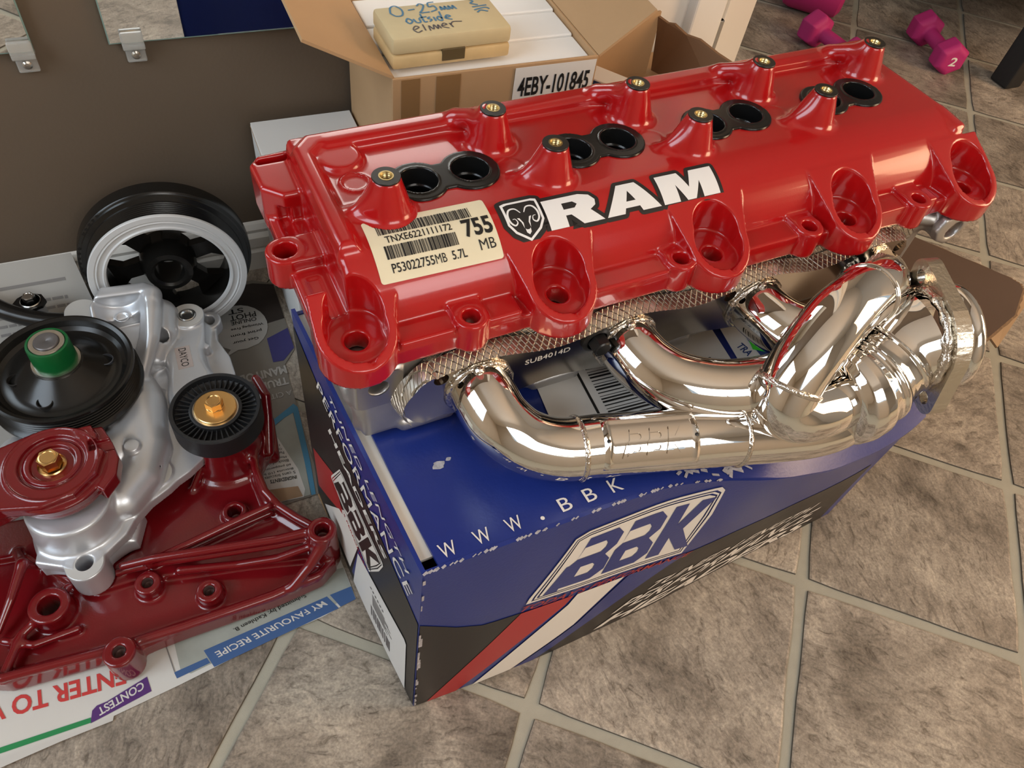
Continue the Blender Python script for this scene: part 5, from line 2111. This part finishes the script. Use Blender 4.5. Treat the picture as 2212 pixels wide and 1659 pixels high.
# thermostat housing: block with scooped face and rounded ridge
V.prism([(-122, 580), (-118, 650), (-106, 666), (-60, 662), (-50, 650), (-52, 625), (-68, 596), (-88, 566), (-108, 560)], 44, 80, 6, 'u', 4)
V.prism([(-117, 650), (-106, 668), (-62, 664), (-51, 651), (-55, 636), (-113, 634)], 60, 112, 5, 'u', 3)
V.path([(-60, 650, 102), (-64, 628, 99), (-71, 602, 92), (-86, 570, 80), (-94, 548, 68)], [11, 11.5, 11, 10, 8], 'u', 3)
V.path([(-54, 646, 78), (-58, 620, 74), (-70, 592, 66)], [14, 14, 10], 'u', 6)
V.path([(-113, 586, 78), (-116, 625, 92), (-113, 646, 102)], [6, 6, 7], 'u', 4)
V.cone((-100, 540, 112), (-92, 650, 119), 31, 26, 3, 's', 4)
V.torus((-92, 636, 93), 6.5, 1.2, 'u', .8)
V.cone((-131, 664, 44), (-131, 664, 86), 19, 17, 1.2, 'u', 4)
V.cone((-146, 668, 44), (-146, 668, 66), 14, 13, 2, 'u', 4)
# heater arm on the right
V.prism([(-50, 652), (-32, 660), (-14, 652), (-11, 630), (-17, 606), (-23, 590), (-23, 574), (-19, 556), (-23, 530), (-36, 510), (-66, 506), (-67, 540), (-62, 570), (-62, 594), (-46, 610), (-52, 632)], 48, 73, 8, 'u', 3)
V.cone((-31, 637, 50), (-31, 637, 76), 18.5, 17.5, 1.2, 'u', 2.5)
V.cone((-60, 609, 44), (-60, 609, 71), 15.5, 15, 1.2, 'u', 2.5)
V.path([(-8, 636, 66), (-12, 606, 64), (-14, 584, 62)], [8, 7, 6], 's', 3)
# holes
for x, y, z0, z1, r in ((-92, 459, 30, 70, 7.2), (-161, 386, 10, 70, 7.2), (-11, 641, 30, 70, 6.4), (-60, 609, 50, 90, 7.0), (-31, 637, 70, 90, 9.0)):
    V.cone((x, y, z0), (x, y, z1), r, r, .2, 's', .6)
# underside standing on the floor sheets
V.cone((-150, 600, 4.5), (-150, 600, 50), 40, 50, 2, 'u', 3)
V.cone((-60, 655, 4.5), (-60, 655, 50), 18, 22, 2, 'u', 3)
for x, y in ((-55, 486), (-73, 556), (-24, 548), (-20, 596), (-44, 594), (-46, 646)):
    V.cone((x, y, 50), (x, y, 56.3 if y < 560 else 67.5), 4.5, 4, .5, 'u', 1)
PUMP = V
on(V.build('pump_casting', M_silver, pmp), pmp)
d = MB(MM)
d.lathe([(0, 86.1), (16.2, 86.1), (16.0, 86.6), (0, 86.6)], 36, Matrix.Translation((-131, 664, 0)))
on(d.build('machined_face', M_silver_face, pmp), pmp)
for x, y, z, ro, ri in ((-31, 637, 76.2, 16.8, 9.5), (-60, 609, 71.2, 14.4, 7.4), (-92, 459, 57.2, 15.2, 7.6), (-161, 386, 55.2, 15.6, 7.6)):
    d = MB(MM)
    d.lathe([(ri, z - .4), (ri, z + .15), (ro, z + .15), (ro, z - .4)], 32, Matrix.Translation((x, y, 0)))
    on(d.build('machined_face', M_silver_face, pmp), pmp)
d = MB(MM)
d.lathe([(9, 74), (9, 77.0), (8, 77.6), (6.5, 77.4), (5.5, 75.4)], 28, Matrix.Translation((-31, 637, 0)))
d.prism([(5.6 * math.cos(math.radians(60 * k)), 5.6 * math.sin(math.radians(60 * k))) for k in range(6)], 72, 75.2, (), Matrix.Translation((-31, 637, 0)))
on(d.build('hex_socket_plug', M_steel, pmp, True, 30), pmp)
st = MB(MM).box((-51, 566, 72.9), (-36, 596, 73.4))
M_tag = mat('pinkish_tag', (0.47, 0.40, 0.37), 0.5)
st_o = on(st.build('maker_tag', M_tag, pmp), pmp)
P = Print().text('DAYCO', 0, 0, 25, 7.5, .0)
P.build('lettering_print', lambda u, w: Vector((-47.3 + w, 593.5 - u, 73.6)) * MM, M_ink, st_o)

# grooved pulley
PCX, PCY = -150.0, 567.0
TP = Matrix.Translation((PCX, PCY, 0))
pr_ = [(20, 121.5), (23, 121.5), (30, 117), (42, 108), (47, 105.5), (53, 105.5), (57, 108), (60, 113.5), (63.5, 115), (65.5, 114.5), (66, 112)]
z = 111.0
for k in range(6):
    pr_ += [(65.6, z), (62.2, z - 1.7), (65.6, z - 3.4)]
    z -= 3.5
pr_ += [(66.5, 89.5), (68.5, 88), (68.5, 85.5), (66, 84.5), (58, 86), (54, 98), (46, 101), (40, 104), (26, 114), (20, 117)]
pl = MB(MM)
pl.lathe(pr_, 96, TP, closed=True)
pul = on(pl.build('grooved_pulley', M_pulley, pmp, True, 28), pmp)
for a in (0, 92, 182, 246):
    hx_, hy_ = PCX + 39.5 * math.cos(math.radians(a)), PCY + 39.5 * math.sin(math.radians(a))
    h = MB(MM)
    h.lathe([(7.2, 110.6), (6.4, 111.0), (6.2, 106), (6.2, 100), (0, 99.5)], 24, Matrix.Translation((hx_, hy_, 0)) )
    q_ = h.build('pulley_hole', mat('dark_hole', (0.05, 0.055, 0.065), 0.4) if a == 0 else M_dark, pul, True, 40)
w_ = MB(MM)
w_.lathe([(0, 121), (21.4, 121), (21.7, 121.8), (21.4, 124), (0, 124)], 48, TP)
w_.build('hub_face', M_bright, pul, True, 30)
w_ = MB(MM)
w_.lathe([(18.2, 123.5), (19.0, 124), (18.6, 147), (18.0, 149.2), (16.0, 149.4), (15.6, 148), (15.6, 140)], 48, TP)
w_.build('green_cap_ring', M_greenp, pul, True, 40)
w_ = MB(MM)
w_.lathe([(15.6, 140), (15.6, 149.0), (15.0, 150.0), (11.2, 150.0), (10.8, 149.2), (10.8, 140)], 48, TP)
w_.build('bearing_ring', M_bright, pul, True, 40)
w_ = MB(MM)
w_.lathe([(10.8, 140), (10.8, 151.0), (10.0, 151.8), (1.4, 152.0), (0, 151.2)], 40, TP)
w_.build('pump_shaft', M_shaft, pul, True, 40)

# black heater pipe with bolted tab
hp = MB(MM)
hp.tube(spline([(-330, 716, 96), (-280, 722, 88), (-236, 724, 76), (-204, 704, 64), (-176, 690, 58), (-150, 682, 56), (-134, 676, 56)], 8), 9.5, 24)
hp_o = on(hp.build('heater_pipe', M_blackp, pmp, True, 60), pmp)
tbm = MB(MM)
tab = [(-206, 706), (-186, 700), (-172, 704), (-168, 712), (-172, 722), (-186, 728), (-196, 722)]
tbm.prism(tab, 62, 65.5)
tbm.build('pipe_tab', M_blackp, hp_o)
cyl = MB(MM)
cyl.lathe([(10, 44), (10.5, 46), (9.5, 61.9), (0, 62)], 24, Matrix.Translation((-182, 714, 0)))
cyl.build('tab_post', M_silver, hp_o, True, 40)
b = MB(MM)
hexhead(b, Matrix.Translation((-183, 714, 65.5)), 6.6, 6.2, 10.4, 1.8)
b.build('tab_bolt', M_steel, hp_o, True, 25)

# ------------------------------------------------------------------ red accessory bracket
brk = thing('accessory_bracket', 'dark red painted cast bracket lying on the newspapers in front of the silver pump', 'bracket', (-.09, .36, .003))
Zb = 3.5
V = Vol((-300, 272, 2), (74, 560, 84), 1.5)
outl = [(-300, 355), (-262, 328), (-236, 317), (-164, 311), (-142, 305), (-97, 309), (-17, 311), (28, 316), (46, 328), (48, 350), (40, 363), (22, 382), (9, 403), (2, 422), (-2, 445), (0, 468), (20, 470), (26, 500), (22, 530), (-20, 540), (-70, 520), (-120, 470), (-205, 470), (-300, 480)]
V.prism(outl, Zb, 22, 2)
# hollowed web between the walls
V.prism([(-290, 362), (-258, 338), (-230, 326), (-150, 320), (-20, 320), (18, 324), (34, 332), (20, 340), (-30, 352), (-80, 362), (-128, 372), (-160, 372), (-180, 385), (-215, 430), (-290, 440)], 16, 60, 2, 's', 3)
# outer wall along the front edge
V.path([(-300, 351, 28), (-262, 327, 30), (-236, 316, 32), (-164, 313, 27), (-97, 313, 25), (-17, 315, 24), (30, 321, 24)], 4.0, 'u', 3)
V.prism([(-300, 348), (-262, 324), (-236, 313), (-164, 309), (-97, 309), (-17, 311), (30, 317), (46, 328), (44, 334), (26, 324), (-17, 318), (-97, 316), (-164, 317), (-234, 321), (-262, 332), (-300, 356)], Zb, 27, 1.5, 'u', 2)
# ribs from the tall boss
V.path([(40, 350, 56), (0, 356, 50), (-74, 371, 45), (-107, 378, 42), (-146, 384, 36)], [5, 4, 4, 4, 3.5], 'u', 4)
V.path([(40, 350, 44), (0, 356, 38), (-74, 371, 34), (-107, 378, 32), (-146, 384, 26)], 3.6, 'u', 4)
V.path([(36, 342, 44), (-4, 345, 34), (-40, 354, 28), (-90, 367, 26)], 4, 'u', 4)
V.path([(38, 334, 56), (22, 325, 40), (2, 316, 26)], [6, 5, 4], 'u', 5)
V.path([(46, 350, 40), (22, 379, 38), (9, 396, 40), (0, 414, 44), (-3, 440, 46), (-1, 462, 46), (6, 480, 44)], 4.2, 'u', 4)
V.path([(46, 350, 20), (22, 379, 20), (9, 396, 20), (0, 414, 22), (-3, 440, 24), (-1, 462, 24), (6, 480, 24)], 5.5, 'u', 4)
V.path([(0, 396, 44), (-40, 391, 40), (-80, 384, 38), (-112, 379, 36)], 3.8, 'u', 4)
V.path([(0, 398, 28), (-40, 393, 26), (-80, 386, 26), (-112, 381, 26)], 3.6, 'u', 4)
# pedestal of the idler with its webs and the standing right hand wall
V.cone((-24, 484, 10), (-24, 486, 76), 40, 30, 2, 'u', 10)
V.cone((-24, 486, 60), (-24, 486, 79), 14, 14, 1, 'u', 2)
V.path([(14, 466, 30), (22, 492, 58), (25, 506, 74), (20, 528, 76)], [5, 5, 5, 5], 'u', 4)
V.path([(8, 470, 20), (18, 496, 44), (22, 512, 58), (20, 530, 60)], 6, 'u', 4)
V.path([(18, 470, 12), (22, 505, 30), (20, 532, 40)], 6, 'u', 4)
V.path([(-64, 500, 22), (-50, 494, 48), (-40, 490, 66)], 4, 'u', 4)
V.path([(-66, 452, 20), (-50, 466, 40), (-40, 474, 56)], 4, 'u', 4)
# fins at the left
V.path([(-222, 436, 24), (-214, 412, 40), (-226, 384, 34), (-240, 362, 24)], [3, 5, 4, 3], 'u', 5)
V.path([(-214, 412, 40), (-206, 416, 22)], 4, 'u', 4)
V.path([(-238, 318, 26), (-222, 352, 26), (-206, 362, 28)], 4, 'u', 3)
V.path([(-190, 378, 26), (-176, 390, 26), (-164, 376, 22)], 4, 'u', 3)
V.path([(-236, 352, 24), (-214, 340, 24), (-180, 344, 20)], 3.5, 'u', 5)
# bosses
BOSS = [(40, 344, 66, 13.5, 6.6), (-118, 363, 30, 11.5, 5.0), (-68.5, 337, 30, 11.5, 5.0), (-146, 303, 40, 13.5, 5.4), (-197, 367, 36, 17, 9.0), (-32, 410, 30, 12, 6.5)]
for x, y, z, r, h in BOSS:
    V.cone((x, y, Zb), (x, y, z), r * 1.06, r, 1.5, 'u', 3)
V.torus((-118, 363, 25), 14.5, 2.2, 's', 1)
V.torus((-68.5, 337, 25), 14.5, 2.2, 's', 1)
for x, y, z, r, h in BOSS:
    V.cone((x, y, z - 18 if r < 14.5 else -5), (x, y, z + 6), h, h, .2, 's', .8)
# seat for the pump casting
V.cone((-160, 385, 30), (-160, 385, 90), 22, 24, 2, 's', 3)
V.cone((-162, 430, 24), (-162, 430, 90), 47, 48, 2, 's', 3)
V.prism([(-210, 420), (-110, 400), (-60, 470), (-64, 560), (-220, 560)], 24, 90, 2, 's', 3)
V.carve(PUMP, 1.0)
on(V.build('bracket_casting', M_crim, brk), brk)
del V
for x, y, z, r, h in BOSS[1:4]:
    b = MB(MM)
    b.lathe([(h - .1, -1), (h - .6, -3), (h - .2, -5), (h - .8, -8), (0, -12)], 20, Matrix.Translation((x, y, z)))
    on(b.build('thread_insert', mat('dull_thread', (0.16, 0.09, 0.08), 0.5, 0.5), brk, True, 30), brk)

# idler pulley on its pedestal
C = (-24, 486)
idl = MB(MM)
idl.lathe([(24, 80), (24, 92), (33, 92), (37.5, 94.5), (38.5, 100.5), (41.5, 101), (42.5, 99.5), (42.5, 76), (41, 74.5), (24, 75), (16, 75), (16, 80)], 72, Matrix.Translation((C[0], C[1], 0)), closed=True)
idl_o = on(idl.build('idler_pulley', M_rubber, brk, True, 30), brk)
for k in range(40):
    a = 2 * math.pi * k / 40
    f_ = MB(MM)
    f_.box((24.5, -.55, 91), (37.8, .55, 96.2))
    M_ = Matrix.Translation((C[0], C[1], 0)) @ Matrix.Rotation(a, 4, 'Z')
    g_ = MB(MM).add([tuple(M_ @ Vector(p)) for p in f_.v], f_.f)
    g_.build('pulley_fin', M_rubber, idl_o)
r_ = MB(MM)
r_.lathe([(24.5, 91), (24.5, 98.5), (23, 99), (21.5, 99), (21.2, 96), (21.2, 90)], 48, Matrix.Translation((C[0], C[1], 0)))
r_.build('bearing_shell', M_rubber, idl_o, True, 30)
r_ = MB(MM)
r_.lathe([(21.3, 95), (21.3, 98.6), (20.2, 98.6), (20.2, 94)], 48, Matrix.Translation((C[0], C[1], 0)))
r_.build('bearing_ring', M_bright, idl_o, True, 30)
g_ = MB(MM)
g_.lathe([(0, 98.2), (20.0, 98.2), (20.2, 98.8), (19.8, 101), (19.0, 101.5), (0, 101.5)], 48, Matrix.Translation((C[0], C[1], 0)))
g_.build('gold_washer', M_gold, idl_o, True, 30)
g_ = MB(MM)
hexhead(g_, Matrix.Translation((C[0], C[1] + 1, 101.5)), 8.6, 8.0, 8.4, .6)
g_.build('gold_bolt', M_gold, idl_o, True, 25)

# ------------------------------------------------------------------ red belt tensioner standing on the pump neck
tns = thing('belt_tensioner', 'dark red belt tensioner with gold hex bolt on top, over the silver pump neck', 'tensioner', (-.165, .45, .088))
V = Vol((-330, 396, 80), (-108, 520, 128), 1.25)
TC = (-164, 458)
V.cone((TC[0], TC[1] - 3, 88), (TC[0], TC[1] - 3, 106), 40, 43, 2)
V.prism([(-128, 482), (-150, 494), (-176, 496), (-206, 488), (-330, 470), (-330, 398), (-206, 424), (-176, 416), (-150, 420), (-130, 436), (-122, 458)], 98, 112, 1.8, 'u', 2)
V.prism([(-330, 470), (-206, 488), (-190, 470), (-190, 430), (-206, 424), (-330, 400)], 88, 104, 2, 'u', 2)
V.prism([(-138, 492), (-122, 490), (-116, 472), (-112, 452), (-116, 434), (-128, 420), (-140, 436), (-130, 458)], 90, 106, 1.5, 'u', 2)
V.prism([(-146, 490), (-130, 490), (-126, 478), (-140, 476)], 98, 112, 1, 'u', 1.5)
V.prism([(-134, 474), (-112, 474), (-112, 462), (-134, 462)], 103, 120, 1, 's', 1.5)
V.cone((TC[0], TC[1] + 2, 108), (TC[0], TC[1] + 2, 130), 27, 28, .8, 's', 1)
V.cone((TC[0], TC[1] + 2, 100), (TC[0], TC[1] + 2, 110.2), 23.5, 23.5, 1, 'u', .8)
V.cone((TC[0], TC[1] + 2, 106), (TC[0], TC[1] + 2, 130), 18, 19, .8, 's', 1)
V.torus((TC[0], TC[1], 112.2), 37, 1.0, 'u', 1)
V.torus((TC[0], TC[1] - 3, 95), 43.5, 2.4, 's', 1.5)
on(V.build('tensioner_casting', M_crim, tns), tns)
del V
b = MB(MM)
hexhead(b, Matrix.Translation((TC[0] - 1, TC[1] + 2, 106.2)), 9.2, 10.5, 12.0, 2.4)
on(b.build('gold_bolt', M_gold, tns, True, 25), tns)

# ------------------------------------------------------------------ crank damper against the wall
dmp = thing('crank_damper', 'black crankshaft damper pulley with white painted ring, standing against the wall', 'pulley', (-.037, .6900, .0035))
tilt = math.radians(4)
DM = Matrix.Translation((0, 0, .0912)) @ axis_M((0, 0, 0), (-.05, -math.cos(tilt), math.sin(tilt)), (1, 0, 0)) @ Matrix.Scale(.00089, 4)


def dpart(mb, name, m, parent=None, sharp=28):
    v = [tuple(DM @ Vector(p)) for p in mb.v]
    return obj(name, v, mb.f, m, parent or dmp, True, sharp)


pr_ = [(70, -2), (71, 7), (76, 8.5), (89, 8.5), (90.5, 8)]
z = 7.0
for k in range(6):
    pr_ += [(90.5, z), (87.0, z - 1.8), (90.5, z - 3.6)]
    z -= 3.7
pr_ += [(91, -17), (96, -19), (97, -21), (99, -22), (100, -23), (100.5, -25), (100.5, -42), (99, -44), (74, -44), (70, -42)]
d = MB()
d.lathe(pr_, 96, closed=True)
dpart(d, 'damper_ring', M_pulley)
d = MB()
d.lathe([(69.5, 8), (70.5, 11.6), (73, 12.2), (74.5, 10.6), (79, 10.6), (80.5, 12.4), (82, 11.6), (83.5, 12.4), (89.5, 12.2), (90.3, 11.4), (90.3, 8)], 96)
dpart(d, 'white_ring', M_wring)
d = MB()
d.lathe([(17.5, -40), (17.5, 2), (21, 4), (27, 3), (29, -6), (33, -14), (33, -40)], 64, closed=True)
dpart(d, 'hub', M_pulley)
for k in range(6):
    a = math.radians(60 * k + 12)
    w0, w1 = math.radians(20), math.radians(9)
    sp = [(31 * math.cos(a - w0), 31 * math.sin(a - w0)), (52 * math.cos(a - w1 * 1.2), 52 * math.sin(a - w1 * 1.2)), (71 * math.cos(a - w0 * .9), 71 * math.sin(a - w0 * .9)),
          (71 * math.cos(a + w0 * .9), 71 * math.sin(a + w0 * .9)), (52 * math.cos(a + w1 * 1.2), 52 * math.sin(a + w1 * 1.2)), (31 * math.cos(a + w0), 31 * math.sin(a + w0))]
    d = MB()
    d.prism(sp, -34, -22)
    dpart(d, 'spoke', M_pulley)
for k in range(26):
    a = math.radians(128 + k * 4.4)
    if k in (5, 6, 13, 18, 19):
        continue
    d = MB()
    d.lathe([(1.7, 0), (1.7, .25), (0, .25)], 10, Matrix.Translation((98.2 * math.cos(a), 98.2 * math.sin(a), -21.3)))
    dpart(d, 'balance_hole', M_dark)

tns.location.z += 0.0018
